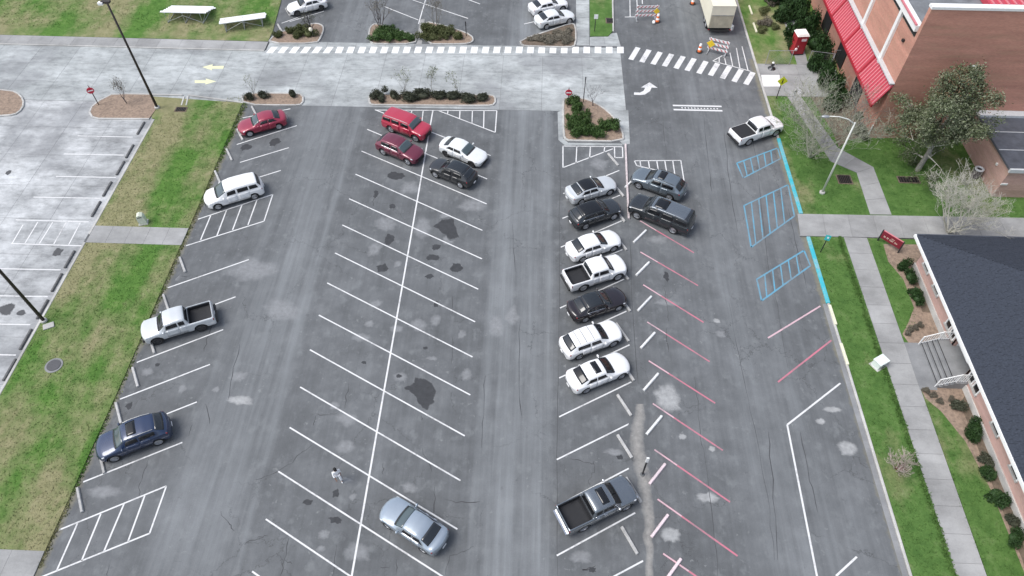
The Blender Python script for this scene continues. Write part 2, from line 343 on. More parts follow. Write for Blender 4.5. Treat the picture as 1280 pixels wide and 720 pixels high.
# lawns
XW = P(113, 294)
yw0, yw1 = P(170, 305.5)[1], P(170, 284)[1]
yp = P(30, 688)[1]
sheet('lawn', [(XL+.22, yw1), (XG, yw1), (XG-.2, YS+.25), (XL+9.2, YS+.25), P(190, 121), P(190, 148.5), (XL+.22, P(190, 149)[1])], .06, 'lawn_mixed', False)
sheet('lawn', [(XL+.22, yp), (XG, yp), (XG+.12, 25), (XG-.05, yw0), (XL+.22, yw0)], .06, 'lawn_mixed', False)
sheet('lawn', [(XL+.22, -30), (XG, -30), (XG, yp-3.2), (XL+.22, yp-3.2)], .06, 'lawn_mixed', False)
slabs([(XL+.22, yw0), (XG, yw0), (XG, yw1), (XL+.22, yw1)], 5, 1, .075, .05, 'cross_path', 'walk_concrete', .012)
slabs([(XL+.22, yp-3.2), (XG, yp-3.2), (XG, yp), (XL+.22, yp)], 4, 1, .075, .05, 'cross_path', 'walk_concrete', .012)
sheet('north_lawn', [(-95, P(330, 52.5)[1]+.2), (x0-1.2, P(330, 52.5)[1]+.05), P(340, 40), P(356, -8), P(378, -70), (-95, 125)], .08, 'lawn_mixed', False) if 0 else \
    struct('north_lawn', MB().prism([(-95, P(330, 52.6)[1]+.32), (x0-.2, P(330, 52.6)[1]+.06), P(341, 40), P(352, 0), P(362, -60), (-95, 110)], -.045, .08), 'lawn_mixed')
sheet('median_lawn', [(737.5, 46), (760, 45.8), (766.5, 39), (765, -40), (736.5, -40)], .10, 'lawn_green')
# right of the long kerb
YE0, YE1 = P(1000, 296)[1], P(1000, 268.5)[1]
yq0, yq1 = P(1000, 122)[1], P(1000, 82)[1]
CX = 30.55                        # west wall of the low building
struct('east_lawn', MB().prism([(XK+.2, YE0-.02), (25.85, YE0-.02), (25.35, -20), (XK+.2, -20)], -.045, .10), 'lawn_green')
struct('east_lawn', MB().prism([(27.75, YE0-.02), (60, YE0-.02), (60, -20), (27.05, -20)], -.045, .10), 'lawn_green')
struct('east_lawn', MB().prism([(XK+.2, YE1+.02), (60, YE1+.02), (60, yq0), (XK+.2, yq0)], -.045, .10), 'lawn_green')
struct('east_lawn', MB().prism([(XK+.2, yq1), (80, yq1), (80, 150), (XK+.2, 150)], -.045, .10), 'lawn_mixed')
slabs([(25.85, YE0), (25.35, -12), (27.05, -12), (27.75, YE0)], 30, 1, .125, .10, 'east_path', 'walk_concrete', .014)
slabs([(XK-.55, YE0), (48, YE0+.25), (48, YE1+.35), (XK-.25, YE1)], 12, 1, .125, .10, 'garden_path', 'walk_concrete', .014)
slabs([P(1087, 269.2), P(1114, 269.6), P(1091, 210), P(1070, 217)], 1, 3, .125, .10, 'bent_path', 'walk_concrete', .014)
slabs([P(1070, 217), P(1091, 210), P(1047, 186), P(1038, 203)], 1, 2, .127, .10, 'bent_path', 'walk_concrete', .014)
slabs([P(1038, 203), P(1047, 186), P(1000, 121), P(984, 122)], 1, 4, .125, .10, 'bent_path', 'walk_concrete', .014)
slabs([(XK+.2, yq0), (31.0, yq0+.1), (31.0, yq1), (XK+.2, yq1)], 4, 3, .125, .10, 'plaza', 'walk_concrete', .014)
slabs([P(953.5, 109.5), P(975, 109.5), P(974, 95), P(951, 95)], 1, 1, .135, .12, 'kerb_ramp', 'white_trim', .014)
slabs([P(996, 82), P(1010, 82), P(986, -5), P(970, -5)], 1, 6, .125, .10, 'north_path', 'walk_concrete', .014)
struct('bare_bed', MB().prism([P(1013, 122.5), P(1082, 122.5), P(1083, 172), P(1060, 176), P(1048, 185), P(1040, 165)], .09, .118), 'dark_mulch_shade')
struct('planting_bed', MB().prism([(28.75, 38.0), (28.9, 39.9), (32.5, 40.0), (CX, 37.4), (CX, 29.9), (28.0, 29.9), (27.72, 30.9), (28.5, 32.0), (29.35, 33.4), (29.4, 36.2)], .09, .114), 'mulch')
struct('planting_bed', MB().prism([(27.55, 26.5), (CX, 26.5), (CX, -5), (29.75, -5), (29.65, 19), (29.25, 22.3), (28.4, 24.5), (27.65, 25.5)], .09, .114), 'mulch')
struct('planting_bed', MB().prism([(29.85, 33), (CX, 33), (CX, 37.3), (30.0, 37.0)], .10, .122), 'dark_mulch_shade')  # dark soil by the wall, its colour also painting the shadow band there
struct('planting_bed', MB().prism([(29.75, -5), (CX, -5), (CX, 25.9), (29.9, 25.2), (29.85, 15)], .10, .122), 'dark_mulch_shade')  # same wall strip below the steps: soil with the shadow band coloured in
slabs([(27.48, 26.15), (28.72, 26.15), (28.72, 30.15), (27.6, 30.15)], 1, 1, .136, .10, 'entrance_landing', 'step_concrete', .014)

# kerbs
def kerb(name, pts, w=.16, h=.13, mat='kerb_concrete', closed=False, parent=None, label=None):
    """stones laid end to end along a line; each is a piece"""
    root = struct(name, MB().prism(line_poly(pts[0], pts[1], .05), -.04, -.02), 'joint', label) if parent is None else parent
    n = len(pts)
    for i in range(n if closed else n-1):
        a, b = Vector(pts[i]), Vector(pts[(i+1) % n]); L = (b-a).length
        if L < .05: continue
        k = max(1, round(L/3.0)); d = (b-a)/k; ang = math.atan2(d.y, d.x)
        for j in range(k):
            c = a + d*(j+.5); l = d.length/2 + (.0 if k > 1 else .02) - .006; o = .025
            m = MB().add([(-l, -w/2, -.04), (l, -w/2, -.04), (l, w/2, -.04), (-l, w/2, -.04), (-l, -w/2, h-o), (l, -w/2, h-o), (l, w/2, h-o), (-l, w/2, h-o),
                          (-l, -w/2+o, h), (l, -w/2+o, h), (l, w/2-o, h), (-l, w/2-o, h)],
                         [(0, 1, 5, 4), (2, 3, 7, 6), (1, 2, 6, 5), (3, 0, 4, 7), (4, 5, 9, 8), (6, 7, 11, 10), (5, 6, 10, 9), (7, 4, 8, 11), (8, 9, 10, 11)])
            q = m.build('kerb_stone', mat, root, loc=(c.x, c.y, 0)); q.rotation_euler.z = ang
    return root
kr = kerb('east_kerb', [(XK+.1, -18), (XK+.1, P(1033, 380)[1])])
kerb('east_kerb', [(XK+.1, P(1033, 380)[1]+.03), (XK+.1, YE0-.05)], .30, .135, 'cyan_kerb', parent=kr)
kerb('east_kerb', [(XK+.1, YE1+.05), (XK+.1, P(974, 174)[1])], .30, .135, 'cyan_kerb', parent=kr)
kerb('east_kerb', [(XK+.1, P(974, 174)[1]+.03), (XK+.1, 120)], .2, .135, parent=kr)
gut = struct('east_gutter', MB().prism([(XK-.42, -18), (XK, -18), (XK, P(1033, 380)[1]), (XK-.32, P(1033, 380)[1])], -.01, .006), 'step_concrete')
kerb('road_kerb', [(-28.7, YS+.33), P(236, 119.6)])
kerb('road_kerb', [P(229, 119.6), P(160, 118.3), P(140, 119), P(125, 126.5), P(115.5, 134), P(112.5, 141), P(116, 147), P(124, 149), P(187, 149.3)])
kerb('lot_kerb', [(XL+.12, P(190, 150)[1]), (XL+.12, 38.5)], .2, .10)
kerb('lot_kerb', [(XL+.12, yw0), (XL+.12, yp)], .2, .10)
kerb('pavement_kerb', [(-90, YN+.16), (x0-.15, YN-.14)], .16, .12)
kerb('divider_kerb', [(XD+.42, P(783, 181)[1]), (XD+.25, P(786, 225)[1]), (XD+.1, P(786, 274)[1])], .17, .15, 'kerb_pink')
kerb('median_kerb', [P(766.5, 40), P(765, -40)], .18, .14)
kerb('drain_gutter', [P(227, 132), P(230.5, 121)], .14, .09)
kerb('drain_gutter', [P(233, 132), P(235.5, 121)], .14, .09)

def smooth_poly(pts, it=2):
    for _ in range(it):
        q = []
        for i in range(len(pts)):
            a, b = Vector(pts[i]), Vector(pts[(i+1) % len(pts)]); q += [tuple(a*.75+b*.25), tuple(a*.25+b*.75)]
        pts = q
    return pts
def island(pts, fill='mulch', it=1, label=None):
    poly = smooth_poly(PP(pts), it)
    o = struct('planting_island', MB().prism(poly, -.04, .10), fill, label)
    kerb('', poly, .17, .14, closed=True, parent=o)
    return o
island([(-30, 113), (14, 113.3), (27, 120), (31, 131), (24, 142), (10, 145.5), (-30, 146)])
struct('planting_island', MB().prism(PP([(187, 149), (124, 148.5), (116, 146.5), (113, 141), (116, 134), (126, 126.5), (140, 119.5), (160, 118.6), (190, 119), (197, 135)]), -.04, .105), 'mulch')
island([(304, 117.5), (366, 117.5), (379, 119), (379, 131), (366, 132.5), (304, 131.5)])
island([(462, 119.3), (470, 118.8), (610, 119.5), (619, 121), (619, 131.5), (608, 133), (470, 132), (462, 131)])
island([(706, 123), (704, 128), (704.5, 170), (708, 176), (720, 176.5), (779, 177.5), (778.5, 166), (768, 148), (752, 134), (735, 125.5), (718, 122.5)])
island([(334, 55), (345, 43), (360, 38.5), (391, 30), (401, 31), (405.5, 36), (401, 48), (396, 55)])
island([(463, 34), (461, 45), (464, 55), (475, 55.5), (519, 55.5), (521, 46), (490, 36), (470, 30)])
island([(527, 55.5), (580, 56), (592, 53), (590, 45), (570, 37), (545, 30), (531, 28)])
island([(650, 51), (652, 57.5), (665, 58.5), (712, 60), (720, 57), (719.5, 32), (713, 30), (690, 38)], 'dark_mulch_shade')
slabs([P(520.5, 56), P(527, 56), P(531, 24), P(525, 24)], 1, 3, .02, .004, 'island_path', 'walk_concrete', .012)
struct('island_rim', MB().prism(PP([(697, 140), (703.5, 138), (704, 173), (710, 178.5), (778, 179.5), (778, 182), (706, 181.5), (698, 175)]), -.01, .012), 'road_concrete')

# ------------------------------------------------------------------ painted markings (pieces of the lot)
def stripe(a, b, w=.10, mat='white_paint', z=.005, name='painted_line', parent=lot, px=True):
    if px: a, b = P(*a), P(*b)
    ce = (Vector(a)+Vector(b))/2
    poly = [(x-ce.x, y-ce.y) for x, y in line_poly(a, b, w)]
    return MB().prism(poly, z-.004, z, False).build(name, mat, parent, loc=(ce.x, ce.y, 0))
WL = [((296, 180.6), (371, 157)), ((300, 203), (361, 184.6)), ((300, 229), (351, 213)), ((209, 360), (311, 324.5)), ((186, 411), (294.5, 371)), ((171, 453), (279, 412)), ((150, 499), (262.5, 455.5)),
      ((127, 549.5), (246, 502.5)), ((104, 602.5), (228, 553)),
      ((247.5, 274), (341, 243)), ((341, 243), (330, 276.5)), ((230, 308), (330, 276.5)), ((263.7, 268.7), (250.7, 300)), ((283.2, 262.5), (271.2, 294.5)), ((302.5, 256), (290.7, 287.5)), ((321.2, 250), (310, 281)),
      ((72.5, 663), (208, 607.5)), ((208, 607.5), (187, 666.7)), ((40, 726), (187, 666.7)), ((97, 654), (71, 713)), ((126, 642.5), (102, 701)), ((155, 630), (130, 689)), ((181, 619.5), (160, 677)),
      ((300, 148), (363, 136))]
for a, b in WL: stripe(a, b)
# the double row in the middle
XC, XA, XB, ST = -9.92, -15.85, -3.95, 3.135
stripe((XC, P(545, 138)[1]), (XC, 6.0), .12, px=False)
yc0 = P(529.5, 220.7)[1]
tan_m = math.tan(R(-28.4))
for k in range(-2, 13):
    yc = yc0 - k*ST
    xa = XA if k > -2 else -15.6
    stripe((xa, yc + tan_m*(xa-XC)), (XB + random.uniform(-.1, .1), yc + tan_m*(XB-XC)), px=False, z=.006)
for a, b in [((470, 137.6), (621, 138.3)), ((548, 138.3), (619, 165.5)), ((621, 138.3), (619, 165.5)), ((560, 138.3), (559.5, 142)), ((575, 138.3), (574.5, 148)), ((590.5, 138.3), (590, 154)), ((605, 138.3), (604.5, 159.5)),
             ((529, 138), (527.5, 152)), ((515, 138), (512.5, 147)), ((499, 138), (497, 143))]: stripe(a, b, z=.007)
# right row, the side nearer the divider
for a, b in [((699, 521), (789, 477.5)), ((696, 574.5), (790, 528)), ((696, 632.5), (786, 585.5)), ((696, 694.5), (794, 641)), ((690, 762), (804, 701)), ((699, 472.5), (787, 431)), ((700, 427), (783, 389)),
             ((700, 385), (780, 349)), ((702, 344), (778, 312)), ((701, 309), (777, 276)), ((703, 273), (775, 244)), ((704, 242), (774, 213)),
             ((703.7, 209.5), (766, 186)), ((703, 182.5), (778, 183.5)), ((703.7, 182), (703.7, 209.5)), ((721, 182.5), (720, 204)), ((738, 183), (737, 197.5)), ((756, 183), (755, 190.5)), ((768, 184), (768.5, 197)), ((778, 183.5), (778.5, 197)), ((768.5, 197), (778.5, 197))]: stripe(a, b)
for a, b in [((793, 201), (851, 200.5)), ((851, 200.5), (855, 226)), ((793, 201), (796, 207)), ((796, 207), (822, 213)), ((800, 201), (801, 208)), ((810.5, 201), (812, 211)), ((821, 201), (823, 214)), ((831, 201), (833.5, 216)), ((841, 201), (843.5, 218))]: stripe(a, b, .10)
for a, b in [((800, 276), (867.5, 316)), ((800.5, 315), (872.5, 357)), ((804, 356), (879.5, 403)), ((809, 402.5), (887, 452)), ((811, 451), (894, 504)), ((816, 504.5), (903.5, 563)), ((818, 562), (912.5, 627.5)), ((822, 624), (922, 695)), ((829, 692), (935, 765))]:
    stripe(a, b, .11, 'red_paint')
    m = ((a[0]*.7+b[0]*.3), (a[1]*.7+b[1]*.3)); stripe(a, m, .09, 'pink_paint', z=.009)
for a, b, mt in [((960, 422.5), (1025.5, 382.5), 'pink_paint'), ((972.5, 477.5), (1039, 425.5), 'red_paint'), ((984, 531), (1050.5, 479), 'white_paint'), ((984, 531), (1030, 765), 'white_paint'), ((1045, 720), (1071, 696), 'white_paint')]: stripe(a, b, .12, mt)
for q, nb in (([(921, 204), (972, 185), (976, 198), (929, 222.5)], 5), ([(930, 257), (985, 231), (993, 270), (939, 309)], 5), ([(946, 349), (1005, 313), (1013, 332), (952, 376)], 5)):
    for i in range(4): stripe(q[i], q[(i+1) % 4], .13, 'blue_paint')
    for i in range(1, nb+1):
        u = i/(nb+1); A, B, C, D = [Vector(p) for p in q]; u2 = max(0, u-.06)
        stripe(tuple(A*(1-u)+B*u), tuple(D*(1-u2)+C*u2), .11, 'blue_paint', z=.008)
# crossings
bd = Vector(P(337, 67.5)) - Vector(P(345, 57.5))
for i in range(32):
    x = 340 + i*14.05; c = Vector(P(x, 62.6)); hw, hh = .35, .60
    sl = .13 if i < 6 else .03
    q = [(-hw-sl, -hh), (hw-sl, -hh), (hw+sl, hh), (-hw+sl, hh)]
    MB().prism(q, .012, .019, False).build('crossing_bar', 'crosswalk_paint', lot, loc=(c.x, c.y, 0))
for x, y in [(612, 268), (667, 280), (723, 291), (780, 301), (838, 312), (893, 323), (952, 337), (1010, 347), (1070, 362), (1128, 378), (1187, 392)]:
    c = (640+x/4, y/4); stripe((c[0]-4.6, c[1]+7.6), (c[0]+4.6, c[1]-7.6), .55, 'white_paint', z=.008, name='crossing_bar')
stripe((841, 131.8), (902, 133), .22, 'white_paint', name='stop_bar'); stripe((842, 137), (903, 138.5), .22, 'white_paint', name='stop_bar')
for i in range(12): stripe((852+i*4, 134.2+i*.1), (852+i*4+1.2, 135.4+i*.1), .12, 'worn_white_paint', name='worn_mark')
for a, b in [((891, 76.2), (903, 69.5)), ((891, 76.2), (916, 83)), ((916, 83), (938, 89)), ((899, 72), (899, 78.5)), ((905, 68.5), (907.5, 80.5)), ((912.5, 66), (916, 83)), ((920.5, 60), (925, 85.5)), ((927.5, 58), (935, 88)), ((787, -20), (787.7, 21)), ((781, 21.3), (796, 21)), ((795, -20), (797, 18)), ((802, -20), (803, 5))]: stripe(a, b, .10, 'worn_white_paint')
for a, b in [((480, 8), (523, 25)), ((516, 0), (585, 23)), ((536, -14), (523, 30)), ((560, -10), (600, 5)), ((655, 30), (668, 27)), ((362, 27), (405, 14)), ((352, 29), (372, 22))]: stripe(a, b, .10, 'worn_white_paint')
def ragged(poly, seed, amp=.16, it=3):
    rr = random.Random(seed)
    for k in range(it):
        q = []
        for i in range(len(poly)):
            a, b = Vector(poly[i]), Vector(poly[(i+1) % len(poly)]); d = b-a; q += [tuple(a), tuple((a+b)/2 + Vector((-d.y, d.x))*rr.uniform(-amp, amp))]
        poly = q
    return poly
def arrow(pts, mat, z):
    q = PP(pts)
    c = sum((Vector(p) for p in q), Vector((0, 0)))/len(q)
    MB().prism([(x-c.x, y-c.y) for x, y in q], z-.004, z, False).build('painted_arrow', mat, lot, loc=(c.x, c.y, 0))
arrow([(253, 84), (266, 80.5), (265.5, 82.8), (280, 82.5), (279, 86), (265, 86), (265, 88)], 'yellow_arrow', .019)
arrow([(270.5, 102), (257.5, 98.3), (257.5, 100.6), (243.5, 100.6), (243.5, 103.8), (257, 103.8), (256.5, 105.8)], 'yellow_arrow', .019)
arrow([(792.5, 115.5), (800, 115.8), (804.5, 113.5), (806.5, 109.8), (801, 109.3), (812, 103), (822, 109.8), (814.5, 109.5), (812.5, 114), (806, 118.2), (800, 118.8), (792.5, 118.5)], 'white_paint', .008)
# old concrete lot
for y, xa, xb in [(171.5, 97, 166), (194, 80, 155), (222, 70, 145), (248, 42, 126), (337.5, 0, 76), (371, -20, 60), (406, -40, 38), (444, -50, 20)]:
    stripe((xa, y-1.5), (xb, y), .10, 'white_paint', z=.018)
for a, b in [((20, 275), (111, 277.5)), ((14, 304.5), (102, 307.5)), ((29, 281), (15.5, 304)), ((47.5, 277.5), (31.5, 304)), ((66, 278), (49.5, 304.5)), ((83, 278), (67.5, 305)), ((100.5, 278.5), (86, 306))]: stripe(a, b, .10, 'white_paint', z=.018)
# second sheet: tar patches, pale patches, cracks
def feather(m, top=.92):
    """worn edge: the patch thins out over its rim, following the grain"""
    n, l = m.node_tree.nodes, m.node_tree.links; b = n['Principled BSDF']
    at_ = n.new('ShaderNodeAttribute'); at_.attribute_name = 'cover'
    a = n.new('ShaderNodeMath'); a.operation = 'MULTIPLY_ADD'; l.new(noise(n, l, 3.5, 6, .75, world_pos(n, l)), a.inputs[0]); a.inputs[1].default_value = 1.1; l.new(at_.outputs['Fac'], a.inputs[2])
    r = ramp(n, l, a.outputs[0], [(.55, 0.), (1.25, top)]); l.new(r, b.inputs['Alpha'])
feather(M['patch_dark'], .8)
def covered(m, cover, name, mat, parent, loc=None):
    o = m.build(name, mat, parent, loc=loc); at_ = o.data.attributes.new('cover', 'FLOAT', 'POINT'); at_.data.foreach_set('value', cover); return o
def patch(poly, z, name, mat, c, hard=.8):
    """fan of rings from the middle of a star-shaped outline"""
    n = len(poly); rings = [(1.12, -.55), (hard, .5), (hard*.55, 1.0)]; m = MB(); cov = []
    for k, cv in rings: m.v += [(x*k, y*k, z) for x, y in poly]; cov += [cv]*n
    m.v.append((0, 0, z)); cov.append(1.0)
    for q in range(2): m.f += [(q*n+i, q*n+(i+1) % n, (q+1)*n+(i+1) % n, (q+1)*n+i) for i in range(n)]
    m.f += [(2*n+i, 2*n+(i+1) % n, 3*n) for i in range(n)]
    patch.k = getattr(patch, 'k', 0)+1
    return covered(m, cov, name, mat, lot, (c.x, c.y, (patch.k % 45)*2.2e-5-.0009))
def blob(cx, cy, rx, ry, mat, z=.0035, n=9, rough=.28, name='asphalt_patch', seed=None):
    c = Vector(P(cx, cy)); r1 = (Vector(P(cx+rx, cy))-c).length; r2 = (Vector(P(cx, cy+ry))-c).length
    sd = seed or int(cx*31+cy); rr = random.Random(sd); poly = []
    for i in range(9):
        t = 2*math.pi*i/9; k = 1.12 + rr.uniform(-rough, rough); poly.append((math.cos(t)*r1*k, math.sin(t)*r2*k))
    patch(ragged(poly, sd, .2, 2), z, name, mat, c, .72 if mat != 'tar' else .86)
def fringe(xa, xb, y0, y1, step=.5, z=.0042):
    m = MB(); cov = []; n = int((y1-y0)/step)
    for i in range(n+1):
        y = y0+(y1-y0)*i/n; w_ = random.uniform(-.12, .18)
        for t, cv in ((0, .8), (.4, .5), (.75, 0), (1, -.55)): m.v.append((xa+(xb-xa)*t+w_*t, y, z)); cov.append(cv)
    for i in range(n):
        for j in range(3): m.f.append((i*4+j, i*4+j+1, (i+1)*4+j+1, (i+1)*4+j))
    covered(m, cov, 'dirt_fringe', 'fringe', lot)
fringe(XG-.05, XG+.75, 8, YS-1)
fringe(XK-.05, XK-.75, -10, 66)
def dirt(path, z=.009):
    m = MB(); cov = []; q = []
    for i in range(len(path)-1):
        for t in (0, .25, .5, .75): q.append([path[i][k]*(1-t)+path[i+1][k]*t for k in range(3)])
    for x, y, hw in q:
        a, b = Vector(P(x-hw-4.5, y)), Vector(P(x+hw+4.5, y)); w_ = random.uniform(-.09, .09)
        for t, cv in ((0, -.55), (.25, .45), (.5, .9), (.75, .45), (1, -.55)): p = a.lerp(b, t); m.v.append((p.x+w_, p.y, z)); cov.append(cv)
    for i in range(len(q)-1):
        for j in range(4): m.f.append((i*5+j, (i+1)*5+j, (i+1)*5+j+1, i*5+j+1))
    o = covered(m, cov, 'dirt_strip', 'sand_dirt', None); o['kind'] = 'structure'
dirt([(801, 505, 3), (798, 525, 7), (796, 550, 9), (800, 575, 10), (805, 600, 9), (809, 630, 8), (811, 660, 5), (811, 690, 3), (812, 760, 3)])
for cx, cy, rx, ry in [(487, 299, 7, 7), (478, 335.5, 7, 5), (494, 219.5, 10, 4.5), (571, 335, 9, 5), (541, 322, 8, 3.5), (537, 345, 5, 3), (546, 309, 5, 4), (491, 258, 4, 3), (420, 617, 4.5, 5), (419, 650, 8, 4.5), (385, 628, 6, 4),
                       (344, 177, 6, 5), (309, 184, 7, 4), (833, 345, 3, 6), (197, 456, 3, 2), (162, 507, 4, 4), (775, 572, 5, 3), (740, 712, 5, 3), (470, 242, 3, 5), (532, 435, 3, 2), (499, 470, 3, 2), (545, 380, 3, 4), (455, 453, 3, 2), (72, 315, 7, 5), (8, 387, 10, 8), (26, 391, 6, 4), (11, 216, 4, 3)]:
    blob(cx, cy, rx, ry, 'tar' if cx > 100 else 'patch_dark', .0035 if cx > 100 else .018, 12, .35)
for pts in ([(541, 283), (552, 274), (567, 274), (571, 290), (574, 297), (562, 299), (552, 291)], [(505, 485), (518, 478), (519, 472), (530, 473), (542, 482), (545, 490), (543, 503), (534, 513), (524, 505), (516, 492)]):
    q = [Vector(p) for p in PP(pts)]; c = sum(q, Vector((0, 0)))/len(q); patch(ragged([tuple((p-c)*1.04) for p in q], 3, .14, 3), .0037, 'asphalt_patch', 'tar', c, .9)
for cx, cy, rx, ry in [(590, 257, 18, 8), (512, 235, 15, 9), (482, 280, 14, 9), (527, 285, 12, 14), (468, 312, 10, 9), (522, 406, 11, 9), (496, 411, 10, 5), (450, 422, 13, 6), (462, 405, 7, 5), (583, 468, 7, 8), (434, 524, 14, 9), (418, 507, 7, 5), (577, 418, 6, 6), (540, 448, 8, 3),
                       (432, 558, 14, 9), (441, 621, 5, 5), (405, 668, 8, 6), (401, 686, 6, 5), (447, 690, 20, 12), (512, 610, 11, 8), (768, 565, 14, 5), (726, 696, 15, 9), (833, 378, 16, 5), (823, 300, 14, 6), (900, 417, 7, 5), (500, 471, 9, 6), (215, 345, 14, 7), (228, 486, 6, 6), (270, 487, 5, 4), (184, 465, 9, 5), (130, 615, 22, 8), (620, 408, 10, 14), (722, 247, 16, 10), (750, 205, 14, 8), (318, 338, 34, 16), (352, 388, 28, 14), (300, 470, 12, 7), (640, 395, 9, 14), (432, 600, 8, 4), (497, 330, 6, 5), (560, 300, 8, 6), (555, 270, 7, 5), (470, 380, 9, 5), (545, 400, 7, 7)]:
    blob(cx, cy, rx, ry, 'patch_light', .0032, 14, .3, 'pale_patch')
for cx, cy, rx, ry in [(838, 668, 13, 10), (835, 498, 18, 18), (853, 546, 6, 4), (890, 561, 5, 4), (885, 622, 14, 7), (1040, 512, 12, 4), (1026, 527, 7, 4), (1060, 560, 14, 10), (896, 401, 5, 3), (300, 500, 20, 6)]:
    blob(cx, cy, rx, ry, 'patch_pale', .0034, 14, .22, 'pale_patch')
def crack(pts, w=None, sub=4):
    w = w or (.05 if len(pts) < 4 else .032)
    q = [Vector(p) for p in PP(pts)]; path = []
    for a, b in zip(q[:-1], q[1:]):
        for i in range(sub): path.append(a.lerp(b, i/sub) + Vector((random.uniform(-.07, .07), random.uniform(-.07, .07))))
    path.append(q[-1]); L, Rr = [], []
    for i, p in enumerate(path):
        d = (path[min(i+1, len(path)-1)] - path[max(i-1, 0)]).normalized(); nrm = Vector((-d.y, d.x)); ww = w/2*random.uniform(.35, 1.3) if 0 < i < len(path)-1 else .008
        L.append(tuple(p+nrm*ww)); Rr.append(tuple(p-nrm*ww))
    m = MB(); n = len(path)
    m.add([(x, y, .0045) for x, y in Rr] + [(x, y, .0045) for x, y in L], [(i, i+1, n+i+1, n+i) for i in range(n-1)])
    m.build('crack', 'crack_dark', lot)
for c in [[(436, 480), (432, 498), (431, 511)], [(423, 516), (405, 519), (390, 518)], [(395, 519), (392, 532)], [(713, 574), (730, 577), (743, 580)], [(743, 575), (742, 590), (736, 600), (737, 607)], [(479, 580), (479, 593)], [(543, 607), (543, 640), (541, 650)],
          [(556, 625), (570, 628), (600, 627)], [(593, 682), (580, 690), (562, 694), (557, 719)], [(362, 580), (375, 568), (391, 556)], [(320, 600), (345, 590), (362, 580)], [(360, 672), (356, 700), (350, 720)], [(356, 700), (365, 705)], [(320, 673), (335, 670)], [(420, 680), (416, 720)],
          [(496, 698), (495, 719)], [(475, 709), (487, 710)], [(186, 573), (180, 592), (174, 610), (176, 630)], [(275, 640), (287, 655), (293, 664)], [(305, 680), (318, 674), (330, 675)], [(136, 705), (134, 720)], [(830, 360), (834, 380), (836, 402)], [(832, 410), (836, 440)], [(867, 470), (872, 500), (875, 540), (880, 570), (893, 660), (897, 720)],
          [(912, 380), (918, 420), (930, 470), (938, 510), (960, 620), (968, 700)], [(880, 150), (886, 210), (890, 240)], [(818, 70), (825, 120), (832, 180), (833, 200)], [(936, 140), (945, 200), (960, 330), (975, 400), (985, 460)], [(737, 712), (728, 713), (745, 707)], [(985, 260), (994, 300), (1008, 360)], [(700, 200), (699, 350), (698, 480), (697, 570), (697, 720)],
          [(787, 300), (792, 400), (798, 480)], [(808, 560), (812, 600)], [(812, 670), (814, 720)], [(606, 470), (604, 520), (602, 560)], [(258, 505), (262, 530)], [(300, 430), (290, 470), (285, 500)], [(240, 530), (236, 545)], [(275, 385), (260, 420), (255, 440)], [(565, 370), (566, 392)], [(566, 420), (564, 455)], [(527, 520), (527, 525)], [(527, 560), (540, 590)], [(470, 240), (466, 250), (468, 258)],
          [(905, 160), (912, 230), (922, 290)], [(1000, 540), (1012, 600), (1022, 640)], [(960, 540), (966, 600), (972, 700)], [(640, 280), (644, 340)], [(650, 400), (648, 470), (652, 520)]]:
    crack(c)

# ================================================================== VEHICLES
def wheel_meshes():
    t = MB().lathe([(.66, -.30), (.80, -.50), (.95, -.48), (1.0, -.36), (1.0, .36), (.95, .48), (.80, .50), (.66, .30)], 22, 'Y')
    out = {'tyre': t.mesh('tyre', 'tyre', True)}
    for nm, mt in (('rim', 'rim'), ('rim_dark', 'rim_dark')):
        r = MB().lathe([(.70, .30), (.70, .40), (.62, .42), (.60, .22), (.02, .20)], 22, 'Y')
        for k in range(5):
            a = 2*math.pi*k/5
            for da in (-.14, .14):
                r.box((math.cos(a+da)*.34, .30, math.sin(a+da)*.34), (.60, .14, .07), ry=-(a+da*.6))
        r.lathe([(.16, .22), (.16, .38), (.02, .40)], 10, 'Y')
        out[nm] = r.mesh('rim', mt)
    return out
WM = wheel_meshes()

